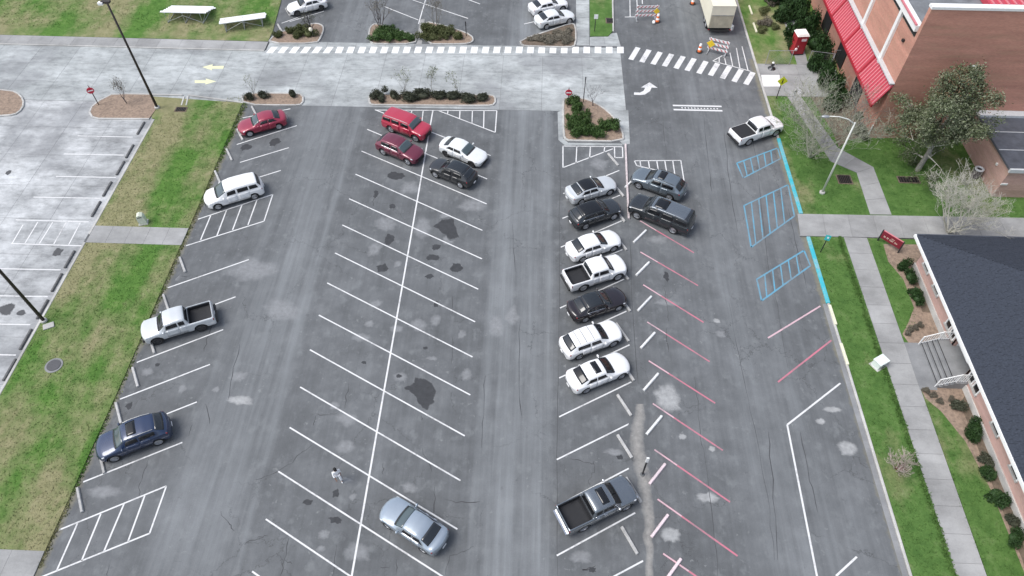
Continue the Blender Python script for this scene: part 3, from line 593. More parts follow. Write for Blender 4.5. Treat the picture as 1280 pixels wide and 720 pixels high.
class Skin:
    """body shell over stations (front to rear) x rows (sill over the roof to the other sill); panels are cut from the same surface"""
    def __init__(s, st, nsub=.075, vsub=4, passes=2):
        G = np.array(st)                                   # (stations, rows(9), 3) half section: x, y, z
        mir = G[:, -2::-1, :].copy(); mir[:, :, 1] *= -1
        G = np.concatenate([G, mir], 1)                    # 17 rows
        nu, nv = G.shape[:2]; ui = []
        for i in range(nu-1):
            k = max(2, int(np.abs(G[i+1, 4:9, :] - G[i, 4:9, :]).max() / nsub)); ui += list(i + np.arange(k)/k)
        ui.append(nu-1); vi = list(np.arange((nv-1)*vsub+1)/vsub)
        s.ui, s.vi = np.array(ui), np.array(vi)
        A = s._lin(G, s.ui, s.vi)
        for _ in range(passes):
            B = A.copy(); B[1:-1] = .25*A[:-2]+.5*A[1:-1]+.25*A[2:]; A = B
            B = A.copy(); B[:, 1:-1] = .25*A[:, :-2]+.5*A[:, 1:-1]+.25*A[:, 2:]; A = B
        s.A = A
        du = np.gradient(A, axis=0); dv = np.gradient(A, axis=1); N = np.cross(dv, du); N /= np.linalg.norm(N, axis=2, keepdims=True)+1e-9
        mid = A.mean((0, 1)); 
        if ((N*(A-mid)).sum() < 0): N = -N
        s.N = N
    @staticmethod
    def _lin(G, u, v):
        i = np.clip(u.astype(int), 0, G.shape[0]-2); j = np.clip(v.astype(int), 0, G.shape[1]-2); a = (u-i)[:, None, None]; b = (v-j)[None, :, None]
        g = lambda di, dj: G[np.ix_(i+di, j+dj)]
        return g(0, 0)*(1-a)*(1-b)+g(1, 0)*a*(1-b)+g(0, 1)*(1-a)*b+g(1, 1)*a*b
    def samp(s, us, vs):
        fu = np.interp(us, s.ui, np.arange(len(s.ui))); fv = np.interp(vs, s.vi, np.arange(len(s.vi)))
        return s._lin(s.A, fu, fv), s._lin(s.N, fu, fv)
    def shell(s, wheels, ra):
        A = s.A.copy(); nu, nv = A.shape[:2]; keep = np.ones((nu-1, nv-1), bool)
        C = (A[:-1, :-1]+A[1:, :-1]+A[:-1, 1:]+A[1:, 1:])/4
        jv = (s.vi[:-1]+s.vi[1:])/2; side = (jv < 3.9) | (jv > 12.1)
        for wx, wz in wheels:
            d = np.hypot(C[:, :, 0]-wx, C[:, :, 2]-wz); keep &= ~((d < ra) & side[None, :])
            inn = np.zeros((nu, nv), bool); out = np.zeros((nu, nv), bool)
            K = (d < ra) & side[None, :]
            for a in (0, 1):
                for b in (0, 1):
                    inn[a:nu-1+a, b:nv-1+b] |= K; out[a:nu-1+a, b:nv-1+b] |= ~K
            E = inn & out; E[:, (s.vi > 4.2) & (s.vi < 11.8)] = False
            for i, j in zip(*np.where(E)):
                v = A[i, j, [0, 2]]-np.array([wx, wz]); l = np.linalg.norm(v)
                if l > 1e-4 and abs(l-ra) < .12: A[i, j, [0, 2]] = np.array([wx, wz])+v/l*ra
        m = MB(); m.v = [tuple(p) for p in A.reshape(-1, 3)]
        idx = np.arange(nu*nv).reshape(nu, nv)
        for i, j in zip(*np.where(keep)): m.f.append((idx[i, j], idx[i, j+1], idx[i+1, j+1], idx[i+1, j]))
        m.f.append(tuple(idx[0, ::-1])); m.f.append(tuple(idx[-1, :])); m.f += [(idx[i, 0], idx[i+1, 0], idx[i+1, -1], idx[i, -1]) for i in range(nu-1)]
        return m
    def panel(s, u0, u1, v0, v1, off=.008, n=5, k=5, rows=None):
        """u0,u1 may be (bottom, top) pairs so that panel ends slant"""
        a = u0 if hasattr(u0, '__len__') else (u0, u0); b = u1 if hasattr(u1, '__len__') else (u1, u1)
        Q = np.zeros((n+1, k+1, 3)); NN = np.zeros_like(Q)
        for j in range(k+1):
            t = j/k; us = np.linspace(a[0]*(1-t)+a[1]*t, b[0]*(1-t)+b[1]*t, n+1); q, nn = s.samp(us, np.array([v0*(1-t)+v1*t])); Q[:, j] = q[:, 0]; NN[:, j] = nn[:, 0]
        top = Q+NN*off; low = Q-NN*.012; m = MB(); w = k+1
        m.v = [tuple(p) for p in top.reshape(-1, 3)] + [tuple(p) for p in low.reshape(-1, 3)]; o = (n+1)*w
        for i in range(n):
            for j in range(k): m.f.append((i*w+j, i*w+j+1, (i+1)*w+j+1, (i+1)*w+j))
        rim = [i*w for i in range(n+1)] + [n*w+j for j in range(1, w)] + [i*w+k for i in range(n-1, -1, -1)] + [j for j in range(k-1, 0, -1)]
        for q in range(len(rim)): x, y = rim[q], rim[(q+1) % len(rim)]; m.f.append((x, y, y+o, x+o))
        return m

def stations(kind, L, W, Hh):
    w = W/2; S = []; meta = {}
    def half(x, zb, ws, belt, top, kindrow, wr=.76, bow=0.0, rail=None):
        """kindrow hood | roof | bed"""
        ww = w*ws
        mid = zb + (belt-zb)*.55
        rows = [(.80*ww, zb), (.96*ww, zb+.07), (1.0*ww, mid), (.985*ww, belt-.07), (.935*ww, belt)]
        if kindrow == 'hood': rows += [(.80*ww, top-.015), (.60*ww, top+.012), (.30*ww, top+.028), (0, top+.033)]
        elif kindrow == 'roof': rows += [(wr*w, top-.085), (wr*w*.86, top-.028), (wr*w*.45, top), (0, top+.010)]
        elif kindrow == 'bed': rows += [(.865*ww, belt+.005), (.845*ww, top), (.42*ww, top), (0, top)]
        elif kindrow == 'gate': rows += [(.80*ww, top), (.60*ww, top), (.30*ww, top), (0, top)]
        S.append([(x + bow*(abs(y)/w)**2.4, y, z) for y, z in rows])
    if kind in ('sedan', 'coupe'):
        k = L/4.75; z = Hh/1.45
        for a in [(.00, .30, .80, .56, .60, 'hood', .76, .34), (.07, .22, .92, .66, .69, 'hood', .76, .30), (.40, .20, .985, .76*z, .80*z, 'hood', .76, .12), (.95, .20, 1, .84*z, .90*z, 'hood'), (1.42, .20, 1, .89*z, .965*z, 'hood', .76, .10),
                  (2.14, .20, 1, .91*z, 1.37*z, 'roof', .73, .05), (2.65, .20, 1, .92*z, 1.44*z, 'roof', .76), (3.15, .20, 1, .935*z, 1.43*z, 'roof', .75), (3.50, .20, 1, .95*z, 1.37*z, 'roof', .71, -.06),
                  (4.18, .20, .99, .98*z, 1.05*z, 'hood', .76, -.08), (4.52, .22, .965, .96*z, 1.045*z, 'hood', .76, -.14), (4.68, .26, .93, .90*z, .985*z, 'hood', .76, -.26), (4.75, .34, .86, .70*z, .74*z, 'hood', .76, -.32)]:
            half(a[0]*k, *a[1:])
        meta = dict(cowl=4, rf=5, rr=8, deck=9, end=12, wx=(.92*k, 3.72*k), wr=.335, doors=[(4.75, 6.45), (6.5, 8.1)], pickup=False)
    elif kind == 'suv':
        k = L/4.65; z = Hh/1.68
        for a in [(.00, .34, .82, .68, .74, 'hood', .76, .28), (.07, .27, .93, .80, .86, 'hood', .76, .25), (.35, .24, .985, .90*z, .96*z, 'hood', .76, .10), (.85, .24, 1, .98*z, 1.04*z, 'hood'), (1.25, .24, 1, 1.01*z, 1.09*z, 'hood', .76, .08),
                  (1.90, .24, 1, 1.03*z, 1.58*z, 'roof', .74, .05), (2.45, .24, 1, 1.04*z, 1.66*z, 'roof', .77), (3.20, .24, 1, 1.06*z, 1.66*z, 'roof', .76), (3.84, .24, .995, 1.09*z, 1.59*z, 'roof', .71, -.06),
                  (4.42, .26, .975, 1.10*z, 1.16*z, 'hood', .76, -.14), (4.56, .28, .955, 1.00*z, 1.06*z, 'hood', .76, -.18), (4.65, .34, .88, .74*z, .80*z, 'hood', .76, -.24)]:
            half(a[0]*k, *a[1:])
        meta = dict(cowl=4, rf=5, rr=8, deck=9, end=11, wx=(.90*k, 3.62*k), wr=.365, doors=[(4.75, 6.35), (6.4, 7.35)], pickup=False)
    elif kind == 'boxy':            # tall square wagon: long SUV, van
        k = L/5.6; z = Hh/1.90
        for a in [(.00, .40, .86, .86*z, .94*z, 'hood', .78, .20), (.06, .32, .95, 1.0*z, 1.06*z, 'hood', .78, .18), (.30, .28, .99, 1.08*z, 1.14*z, 'hood', .78, .06), (.95, .28, 1, 1.14*z, 1.20*z, 'hood'), (1.32, .28, 1, 1.16*z, 1.235*z, 'hood', .78, .06),
                  (1.86, .28, 1, 1.18*z, 1.80*z, 'roof', .80, .03), (2.5, .28, 1, 1.18*z, 1.88*z, 'roof', .82), (4.2, .28, 1, 1.19*z, 1.89*z, 'roof', .82), (5.28, .28, 1, 1.20*z, 1.84*z, 'roof', .80, -.03),
                  (5.46, .30, .985, 1.22*z, 1.26*z, 'hood', .80, -.05), (5.54, .32, .97, 1.06*z, 1.10*z, 'hood', .80, -.08), (5.60, .40, .92, .80*z, .84*z, 'hood', .80, -.12)]:
            half(a[0]*k, *a[1:])
        meta = dict(cowl=4, rf=5, rr=8, deck=9, end=11, wx=(1.02*k, 4.28*k), wr=.40, doors=[(4.8, 6.25), (6.3, 6.95)], pickup=False, quarter=(7.02, 7.9))
    elif kind == 'van':             # minivan with a short sloped nose
        k = L/5.0; z = Hh/1.74
        for a in [(.00, .32, .80, .62, .68, 'hood', .78, .36), (.07, .25, .92, .76, .82, 'hood', .78, .32), (.35, .22, .985, .88*z, .94*z, 'hood', .78, .14), (.75, .22, 1, .95*z, 1.02*z, 'hood'), (1.05, .22, 1, .98*z, 1.07*z, 'hood', .78, .10),
                  (1.90, .22, 1, 1.00*z, 1.64*z, 'roof', .77, .06), (2.5, .22, 1, 1.01*z, 1.73*z, 'roof', .80), (3.8, .22, 1, 1.03*z, 1.73*z, 'roof', .79), (4.55, .22, .995, 1.05*z, 1.66*z, 'roof', .76, -.05),
                  (4.84, .26, .975, 1.06*z, 1.12*z, 'hood', .78, -.12), (4.93, .28, .955, .96*z, 1.0*z, 'hood', .78, -.16), (5.0, .34, .88, .72*z, .78*z, 'hood', .78, -.2)]:
            half(a[0]*k, *a[1:])
        meta = dict(cowl=4, rf=5, rr=8, deck=9, end=11, wx=(.92*k, 3.98*k), wr=.34, doors=[(4.85, 6.15), (6.2, 6.95)], pickup=False, quarter=(7.02, 7.85))
    else:                           # pickup, crew cab
        k = L/5.8; z = Hh/1.86; fl = .74*z; rl = 1.20*z
        for a in [(.00, .42, .86, .88*z, .96*z, 'hood', .78, .20), (.06, .34, .95, 1.0*z, 1.07*z, 'hood', .78, .18), (.32, .30, .99, 1.08*z, 1.14*z, 'hood', .78, .06), (1.0, .30, 1, 1.13*z, 1.20*z, 'hood'), (1.42, .30, 1, 1.15*z, 1.235*z, 'hood', .78, .06),
                  (2.02, .30, 1, 1.17*z, 1.77*z, 'roof', .77, .03), (2.6, .30, 1, 1.17*z, 1.85*z, 'roof', .80), (3.3, .30, 1, 1.18*z, 1.85*z, 'roof', .79), (3.62, .30, 1, 1.19*z, 1.80*z, 'roof', .77),
                  (3.80, .30, 1, rl, rl+.02, 'gate'), (3.86, .30, 1, rl, fl, 'bed'), (4.6, .30, 1, rl, fl, 'bed'), (5.60, .30, .995, rl, fl, 'bed'), (5.66, .30, .99, rl, rl+.005, 'gate'), (5.74, .34, .98, rl-.02, rl-.015, 'gate'), (5.80, .44, .95, .86*z, .88*z, 'gate')]:
            half(a[0]*k, *a[1:])
        meta = dict(cowl=4, rf=5, rr=8, deck=9, end=15, wx=(1.02*k, 4.52*k), wr=.40, doors=[(4.8, 6.55), (6.6, 7.75)], pickup=True)
    # nose along +X, origin under the middle
    S = [[(L/2-x, y, z) for x, y, z in r] for r in S]
    return S, meta

def make_car(name, label, cat, kind, L, W, Hh, mat, loc, heading, group, glass='glass', rim='rim', roof_mat=None, sunroof=False, rails=False, hatch_lines=False, trim=None, rear_glass=None, bed_cover=False, wind=None):
    S, me = stations(kind, L, W, Hh); sk = Skin(S, passes=1 if me['pickup'] else 2)
    root = thing(name, label, cat, (loc[0], loc[1], .004), R(heading), group)
    wr = me['wr']; wz = wr; wxs = [L/2-x for x in me['wx']]
    body = sk.shell([(x, wz+.02) for x in wxs], wr+.075).build('body', mat, root, True)
    bm = body.data
    try: bm.set_sharp_from_angle(angle=R(38))
    except Exception: pass
    w = W/2; c, rf, rr, dk, en = me['cowl'], me['rf'], me['rr'], me['deck'], me['end']
    sk.panel(c+.10, rf-.06, 5.10, 10.90, .010, 5, 12).build('windshield', wind or glass, root, True)
    sk.panel(c-.06, c+.10, 5.2, 10.8, .012, 2, 10).build('cowl_trim', 'trim_black', root, True)
    if me['pickup']: sk.panel(rr+.12, dk-.15, 5.5, 10.5, .010, 3, 8).build('rear_window', glass, root, True)
    else: sk.panel(rr+.08, dk-.10, 5.22, 10.78, .010, 4, 10).build('rear_window', rear_glass or glass, root, True)
    if roof_mat: sk.panel(rf+.02, rr-.02, 5.35, 10.65, .009, 8, 10).build('roof_panel', roof_mat, root, True)
    if sunroof: sk.panel(rf+.55, rf+1.45, 6.35, 9.65, .012, 4, 6).build('sunroof', 'glass_tint', root, True)
    if hatch_lines:
        for q in (rf+.95, rf+1.75, rf+2.45): sk.panel(q, q+.035, 5.6, 10.4, .012, 1, 8).build('roof_seam', 'trim_black', root)
    for sgn in (1, -1):
        V = (lambda v: v) if sgn > 0 else (lambda v: 16-v)
        nd = len(me['doors'])
        for q, (a, b) in enumerate(me['doors']):
            lo_a = a + (.0 if q else .0)
            d = sk.panel(lo_a, b, V(1.25), V(3.92), .007, 5, 4).build('door', mat, root, True)
            if q == 0: wa, wb = (a+.12, rf+.12), (b-.05, b-.05)
            elif nd-1 == q and not me['pickup'] and 'quarter' not in me: wa, wb = (a+.05, a+.05), (min(b+.55, rr+.45), rr-.12)
            else: wa, wb = (a+.05, a+.05), (b-.03, b-.06)
            if kind == 'boxy' or kind == 'van': wb = (b-.02, b-.02)
            sk.panel(wa, wb, V(4.22), V(4.86), .010, 6, 3).build('window', 'glass_tint', d, True)
            pt, nn = sk.samp(np.array([b-.22]), np.array([V(3.3)])); p0 = pt[0, 0]+nn[0, 0]*.018
            MB().box(p0, (.20, .025, .03)).build('handle', 'chrome' if trim == 'chrome' else mat, d)
        if 'quarter' in me: sk.panel(me['quarter'][0], (me['quarter'][1]+.25, me['quarter'][1]), V(4.22), V(4.84), .010, 5, 3).build('quarter_window', 'glass_tint', root, True)
        if trim == 'chrome': sk.panel(c+.8, rr+.2, V(4.05), V(4.14), .014, 8, 1).build('chrome_strip', 'chrome', root, True)
        sk.panel(1.35, 2.15, V(3.15), V(4.05), .010, 3, 3).build('headlight', 'lamp_clear', root, True)
        sk.panel(en-1.75, en-.95, V(3.0 if not me['pickup'] else 2.4), V(4.0 if not me['pickup'] else 3.7), .010, 3, 3).build('taillight', 'lamp_red', root, True)
        p, nn = sk.samp(np.array([c+.62]), np.array([V(4.05)])); p = p[0, 0]
        mm = MB().box((p[0]+.02, p[1]+sgn*.05, p[2]+.03), (.06, .12, .05)).ellip((p[0]+.03, p[1]+sgn*.15, p[2]+.075), (.085, .11, .075), 8, 5)
        mm.build('mirror', mat if not (trim == 'chrome' and me['pickup']) else 'chrome', root, True)
        if rails:
            q, n2 = sk.samp(np.linspace(rf+.25, rr-.15, 9), np.array([V(5.45)])); q = q[:, 0]+np.array([0, 0, .045])
            MB().tube(q, .018, 5).build('roof_rail', 'galvanised' if rails == 1 else 'trim_black', root)
        sk.panel(me['cowl']-.55, me['rr']-.2, V(.75), V(1.12), .012, 8, 1).build('sill', 'trim_black', root, True)
        for x in wxs:
            wo = thing_part('wheel', root, (x, sgn*(w-.13), wz))
            wo.rotation_euler.z = 0 if sgn > 0 else math.pi
            t = link('tyre', WM['tyre'], wo); t.scale = (wr, .24, wr)
            r = link('rim', WM[rim], wo); r.scale = (wr, .24, wr)
            m = MB(); n = 14; rad = wr+.085
            for k2 in range(n+1):
                a = math.pi*(k2/n*1.16-.08); m.v += [(x+math.cos(a)*rad, sgn*(w-.03), wz+.02+math.sin(a)*rad), (x+math.cos(a)*rad, sgn*(w-(.17 if me['pickup'] else .42)), wz+.02+math.sin(a)*rad)]
            m.f = [(2*i, 2*i+1, 2*i+3, 2*i+2) for i in range(n)]; m.f.append(tuple(2*i+1 for i in range(n+1)))
            m.build('wheel_well', 'well', root)
    # front and rear fascia
    def face(x, z0, z1, hw, name, mt, sign):
        MB().box((x, 0, (z0+z1)/2), (.03, hw*2, z1-z0)).build(name, mt, root)
    zb = S[0][0][2]; zt = S[0][4][2]
    face(L/2+.004, zb+(zt-zb)*.42, zt-.03, w*.46, 'grille', 'trim_black', 1)
    face(L/2+.002, zb+.02, zb+(zt-zb)*.30, w*.55, 'air_intake', 'trim_black', 1)
    zb = S[-1][0][2]; zt = S[-1][4][2]
    face(-L/2-.004, zb+(zt-zb)*.35, zb+(zt-zb)*.35+.13, .17, 'license_plate', 'sign_white', -1)
    if me['pickup']:
        MB().box((-L/2-.07, 0, .58), (.14, W*.88, .17)).build('rear_bumper', 'chrome' if trim == 'chrome' else 'trim_black', root)
        MB().box((L/2-.02, 0, .55), (.12, W*.74, .20)).build('front_bumper', 'chrome' if trim == 'chrome' else 'trim_black', root)
        if bed_cover: MB().box((-L*.5+L*.182, 0, S[10][4][2]+.02), (L*.315, W*.86, .04)).build('bed_cover', 'trim_black', root)
        else:
            sk.panel(9.95, 12.98, 5.85, 10.15, .014, 8, 8).build('bed_liner', 'bed_liner', root, True)
            for V0, V1 in ((5.12, 5.85), (10.15, 10.88)): sk.panel(9.95, 12.98, V0, V1, .012, 8, 3).build('bed_side_liner', 'bed_liner', root, True)
            sk.panel(9.15, 9.95, 5.3, 10.7, .012, 3, 8).build('bed_front_liner', 'bed_liner', root, True)
            sk.panel(12.98, 13.0, 5.3, 10.7, .01, 1, 6)
    return root
def thing_part(name, parent, loc):
    o = bpy.data.objects.new(name, None); COL.objects.link(o); o.parent = parent; o.location = loc; o.empty_display_size = .1
    return o

paint('white', (.82, .82, .82)); paint('pearl', (.74, .76, .76)); paint('pale_silver', (.62, .645, .66), .2, .28); paint('silver', (.36, .42, .48), .55, .25); paint('grey', (.17, .205, .235), .5, .25); paint('charcoal', (.024, .028, .033), .3, .22)
paint('graphite', (.20, .225, .25), .7, .22); paint('black', (.012, .013, .015)); paint('navy', (.014, .032, .085), .2, .25); paint('red', (.42, .022, .055)); paint('ruby', (.30, .018, .050), .15, .3); paint('maroon', (.16, .020, .045), .25, .3); paint('blackcherry', (.012, .007, .010), 0, .15)
G1, G2, G3, G4, G5 = 'cars along the grass strip', 'cars in the double row', 'cars facing the divider', 'cars on the far side of the divider', 'cars in the lot beyond the crossing'
HL, HM, HR, HD = 209.5, -28.4, 29.7, 142.0
def at(px, py, z=.62): return P(px, py, z)
make_car('parked_car', 'bright red low sedan parked at the grass corner island', 'car', 'sedan', 4.6, 1.84, 1.44, 'paint_ruby', at(328, 153), HL-4, G1, wind='glass_sky_sheen')
make_car('minivan', 'white minivan with dark windows beside the striped bay by the grass', 'minivan', 'van', 5.05, 1.98, 1.76, 'paint_white', at(292, 239, .75), HL-3, G1, wind='glass_sky_sheen')
make_car('pickup_truck', 'white pickup with empty black bed nosed up to the grass', 'pickup truck', 'pickup', 5.15, 1.86, 1.80, 'paint_pale_silver', at(223, 403, .75), HL-5, G1, rim='rim_dark')
make_car('suv', 'dark navy SUV with pale roof panel parked nose to the grass', 'car', 'suv', 4.7, 1.92, 1.72, 'paint_navy', at(167, 545, .75), HL-2, G1, rails=1, wind='glass_sky_sheen', sunroof=True)
make_car('suv', 'bright red boxy SUV closest to the striped hatching of the double row', 'car', 'boxy', 4.75, 1.9, 1.78, 'paint_red', at(508.5, 156.5, .75), HM+2, G2, rails=1, wind='glass_sky_sheen')
make_car('suv', 'dark maroon crossover beside the bright red SUV', 'car', 'suv', 4.65, 1.86, 1.66, 'paint_maroon', at(499.5, 185, .75), HM+1, G2, trim='chrome', wind='glass_sky_sheen')
make_car('parked_car', 'white sedan next to the black SUV in the double row', 'car', 'sedan', 4.7, 1.84, 1.44, 'paint_pearl', at(579, 189), HM, G2, rim='rim_dark', wind='glass_sky_sheen')
make_car('suv', 'black compact SUV nosed to the centre line beside a white sedan', 'car', 'suv', 4.5, 1.84, 1.62, 'paint_black', at(566.5, 214, .75), HM+180, G2, roof_mat='glass')
make_car('parked_car', 'silver blue sedan parked alone at the bottom of the double row', 'car', 'sedan', 4.6, 1.84, 1.46, 'paint_silver', at(517, 656), HM+178, G2, trim='chrome', wind='glass_sky_sheen')
make_car('parked_car', 'white sedan with black roof at the top of the divider row', 'car', 'sedan', 4.7, 1.84, 1.44, 'paint_pale_silver', at(738.5, 236), HR-3, G3, roof_mat='glass_tint')
make_car('suv', 'glossy black crossover between the black-roofed sedan and a white sedan', 'car', 'suv', 4.6, 1.86, 1.60, 'paint_charcoal', at(743.5, 265, .75), HR-3, G3, trim='chrome', roof_mat='glass_tint')
make_car('parked_car', 'plain white sedan just above the white pickup in the divider row', 'car', 'sedan', 4.75, 1.84, 1.46, 'paint_white', at(741.5, 306), HR-4, G3)
make_car('pickup_truck', 'white crew cab pickup with open black bed in the divider row', 'pickup truck', 'pickup', 4.95, 1.88, 1.78, 'paint_white', at(744, 340, .75), HR-6, G3)
make_car('parked_car', 'black cherry sedan just below the white pickup', 'car', 'sedan', 4.75, 1.84, 1.45, 'paint_blackcherry', at(746, 379.5), HR-5, G3, roof_mat='glass', trim='chrome')
make_car('suv', 'white crossover with lined roof beside the black cherry sedan', 'car', 'suv', 4.7, 1.88, 1.58, 'paint_white', at(738.5, 423, .75), HR-4, G3, hatch_lines=True)
make_car('parked_car', 'white sedan with dark sunroof, lowest of the packed divider row', 'car', 'sedan', 4.75, 1.84, 1.46, 'paint_white', at(747.5, 465), HR-3, G3, sunroof=True, glass='glass_tint')
make_car('pickup_truck', 'dark grey crew cab pickup with sunroof parked alone by the dirt strip', 'pickup truck', 'pickup', 5.0, 1.88, 1.82, 'paint_graphite', at(746.5, 630, .75), HR-2, G3, sunroof=True, trim='chrome', glass='glass_tint')
make_car('suv', 'silver grey SUV beside the striped hatching across the divider', 'car', 'suv', 4.9, 1.92, 1.70, 'paint_grey', at(824, 228, .75), HD+10, G4, sunroof=True, rails=2)
make_car('suv', 'long dark grey SUV parked beside the silver grey SUV', 'car', 'boxy', 5.6, 2.02, 1.90, 'paint_charcoal', at(827, 266, .85), HD+9, G4, sunroof=True, roof_mat='paint_graphite')
make_car('pickup_truck', 'white pickup with black bed cover driving along the kerb lane', 'pickup truck', 'pickup', 5.15, 1.88, 1.78, 'paint_white', at(946, 162, .75), 27, None, bed_cover=True, sunroof=False)
make_car('parked_car', 'white car at the lawn corner beyond the crossing island', 'car', 'sedan', 4.6, 1.84, 1.46, 'paint_white', at(384, 6), 207, G5, rim='rim_dark')
make_car('parked_car', 'white sedan right behind the triangular island beyond the crossing', 'car', 'sedan', 4.7, 1.84, 1.46, 'paint_pearl', at(693, 22.5), HR-4, G5)
make_car('parked_car', 'white sedan farther behind, second from the triangular island', 'car', 'sedan', 4.7, 1.84, 1.46, 'paint_white', at(685, 7), HR-4, G5)

# ================================================================== WHEEL STOPS
def stop_mesh(mat):
    l, w, h = .915, .10, .14
    m = MB()
    prof = [(-w, 0), (w, 0), (w, h*.45), (w*.62, h), (-w*.62, h), (-w, h*.45)]
    n = len(prof); xs = [-l, -l+.02, l-.02, l]; sc_ = [.8, 1, 1, .8]
    for x, s_ in zip(xs, sc_): m.v += [(x, y*s_, z*(.85 if s_ < 1 else 1)) for y, z in prof]
    for i in range(3):
        for j in range(n): m.f.append((i*n+j, (i+1)*n+j, (i+1)*n+(j+1) % n, i*n+(j+1) % n))
    m.f.append(tuple(range(n))); m.f.append(tuple(range(4*n-1, 3*n-1, -1)))
    return m.mesh('wheel_stop', mat)
SM = {k: stop_mesh(k) for k in ('concrete_stop', 'white_stop', 'pink_stop', 'yellow_stop', 'dark_stop')}
def stop(cx, cy, ang, mat, label, group, z=0.004):
    c = P(cx, cy, .08); o = link('wheel_stop', SM[mat], None, (c[0], c[1], z)); o.rotation_euler.z = R(ang)
    return tag(o, label, 'wheel stop', group)
left = [(318, 139), (300, 168), (286.5, 193), (272, 221), (228, 330.5), (207.5, 378), (189.5, 430), (169, 471), (148, 516), (127, 577), (99.5, 624.5)]
for k, (x, y) in enumerate(left): stop(x, y, -58, 'concrete_stop', 'grey concrete wheel stop along the grass strip, %s from the far end' % ordinal(k), 'wheel stops along the grass strip')
div = [(766.5, 199), (773, 237), (774, 268), (776, 303), (778, 339), (780, 378), (778, 415), (784, 463), (780.5, 506), (781, 557.5), (792, 612), (787, 675)]
for k, (x, y) in enumerate(div): stop(x, y, -62, 'concrete_stop', 'grey wheel stop on the parked side of the divider, %s from the far end' % ordinal(k), 'wheel stops on the parked side of the divider')
far = [(789, 227), (800, 295), (803.5, 335.5), (806, 379), (810, 425), (814, 477), (818, 531), (822, 592), (825, 657), (841, 713)]
for k, (x, y) in enumerate(far):
    pk = k in (7, 8, 9)
    stop(x, y, 51, 'pink_stop' if pk else 'white_stop', ('faded pink' if pk else 'white') + ' wheel stop on the red-lined side of the divider, %s from the far end' % ordinal(k), 'wheel stops on the red-lined side of the divider')
stop(1040.5, 394.5, -89, 'yellow_stop', 'cream wheel stop on the lawn kerb just below the cyan kerb', 'cream wheel stops behind the long kerb', .13)
stop(1055, 443.5, -89, 'yellow_stop', 'cream wheel stop on the lawn kerb near the pale utility box', 'cream wheel stops behind the long kerb', .13)
stop(938, 13.5, -89, 'yellow_stop', 'cream wheel stop behind the kerb by the trailer, farther of two', 'cream wheel stops behind the long kerb', .13)
stop(943.5, 35.5, -89, 'yellow_stop', 'cream wheel stop behind the kerb by the trailer, nearer of two', 'cream wheel stops behind the long kerb', .13)
for k, (x, y) in enumerate([(177, 160), (163, 189), (151.5, 210), (135, 236), (121, 261), (88, 324), (72, 353), (54, 386.5), (33, 424), (13, 462)]):
    stop(x-1, y, 90, 'dark_stop', 'dark stained wheel stop beside the old concrete lot kerb, %s from the far end' % ordinal(k), 'dark wheel stops of the old lot', .014)
for k, (x, y, a) in enumerate([(360, 15, -60), (350, 35, -60)]): stop(x, y, a, 'concrete_stop', 'pale wheel stop by the white car beyond the crossing, %s' % ('farther' if k == 0 else 'nearer'), 'wheel stops beyond the crossing')

# ================================================================== BUILDINGS
def quad_box(poly, z0, z1, name, mat, parent): return MB().prism(poly, z0, z1).build(name, mat, parent)
def rect(x0, y0, x1, y1): return [(x0, y0), (x1, y0), (x1, y1), (x0, y1)]
# tall brick hall
AX, AY = 31.33, 53.5
hall = thing('brick_hall', 'tall red brick hall with red metal awning and white pilasters', 'building', (0, 0, 0))
quad_box(rect(AX, AY, 75, AY+.45), 0, 13.0, 'south_wall', 'brick_red', hall)
quad_box(rect(AX, AY+.45, AX+.4, 120), 0, 10.2, 'west_wall', 'brick_red', hall)
quad_box(rect(AX+.4, AY+.45, 75, 120), 10.6, 11.0, 'roof', 'roof_membrane', hall)
quad_box(rect(AX-.04, AY-.06, 75, AY+.55), 13.0, 13.22, 'coping', 'white_trim', hall)
quad_box(rect(AX+.02, AY+.5, AX+.30, 120), 10.2, 10.75, 'clerestory_band', 'trim_black', hall)
fa = quad_box(rect(AX-.28, AY+.46, AX+.32, 120), 10.75, 11.25, 'fascia', 'white_trim', hall)
MB().prism(rect(AX-.34, AY+.5, AX-.20, 120), 11.25, 11.38).build('roof_edge', 'red_metal_pale', fa)
y1 = P(1103, 73, 6.0)[1]; y2 = P(1084, 30, 6.0)[1]; dy = y2-y1
for k in range(-1, 8):
    y = y1+dy*k
    if y < AY+1: continue
    quad_box(rect(AX-.22, y-.22, AX+.01, y+.22), 5.6, 10.74, 'pilaster', 'white_trim', hall)
# awning
ez, tz, ex = 3.8, 6.0, 30.3
aw = MB(); aw.add([(ex, AY-.05, ez), (ex, 120, ez), (AX, 120, tz), (AX, AY-.05, tz), (ex, AY-.05, ez-.10), (ex, 120, ez-.10), (AX, 120, tz-.14), (AX, AY-.05, tz-.14)],
                  [(0, 3, 2, 1), (4, 5, 6, 7), (0, 1, 5, 4), (0, 4, 7, 3)])
awn = aw.build('awning', 'red_metal', hall)
rib = MB(); yy = AY+.1; ang = math.atan2(tz-ez, AX-ex); Lr = math.hypot(tz-ez, AX-ex)
while yy < 100:
    rib.box(((ex+AX)/2-.02*math.sin(ang), yy, (ez+tz)/2+.03), (Lr, .13, .05), ry=-ang); yy += .42
ro = rib.build('standing_seams', 'red_metal_pale', awn); ro['kind'] = 'stuff'
for y in (58.2, 63.2, 68.2, 74):
    MB().box(((ex+AX)/2-.03, y, (ez+tz)/2+.04), (Lr, .22, .07), ry=-ang).build('awning_joint', 'booth_red', awn)
quad_box(rect(AX-.42, AY-.08, AX-.005, 120), tz-.02, tz+.09, 'flashing', 'grey_flashing', hall)
quad_box(rect(ex-.10, AY-.1, ex+.02, 120), ez-.22, ez+.02, 'gutter', 'booth_red', hall)
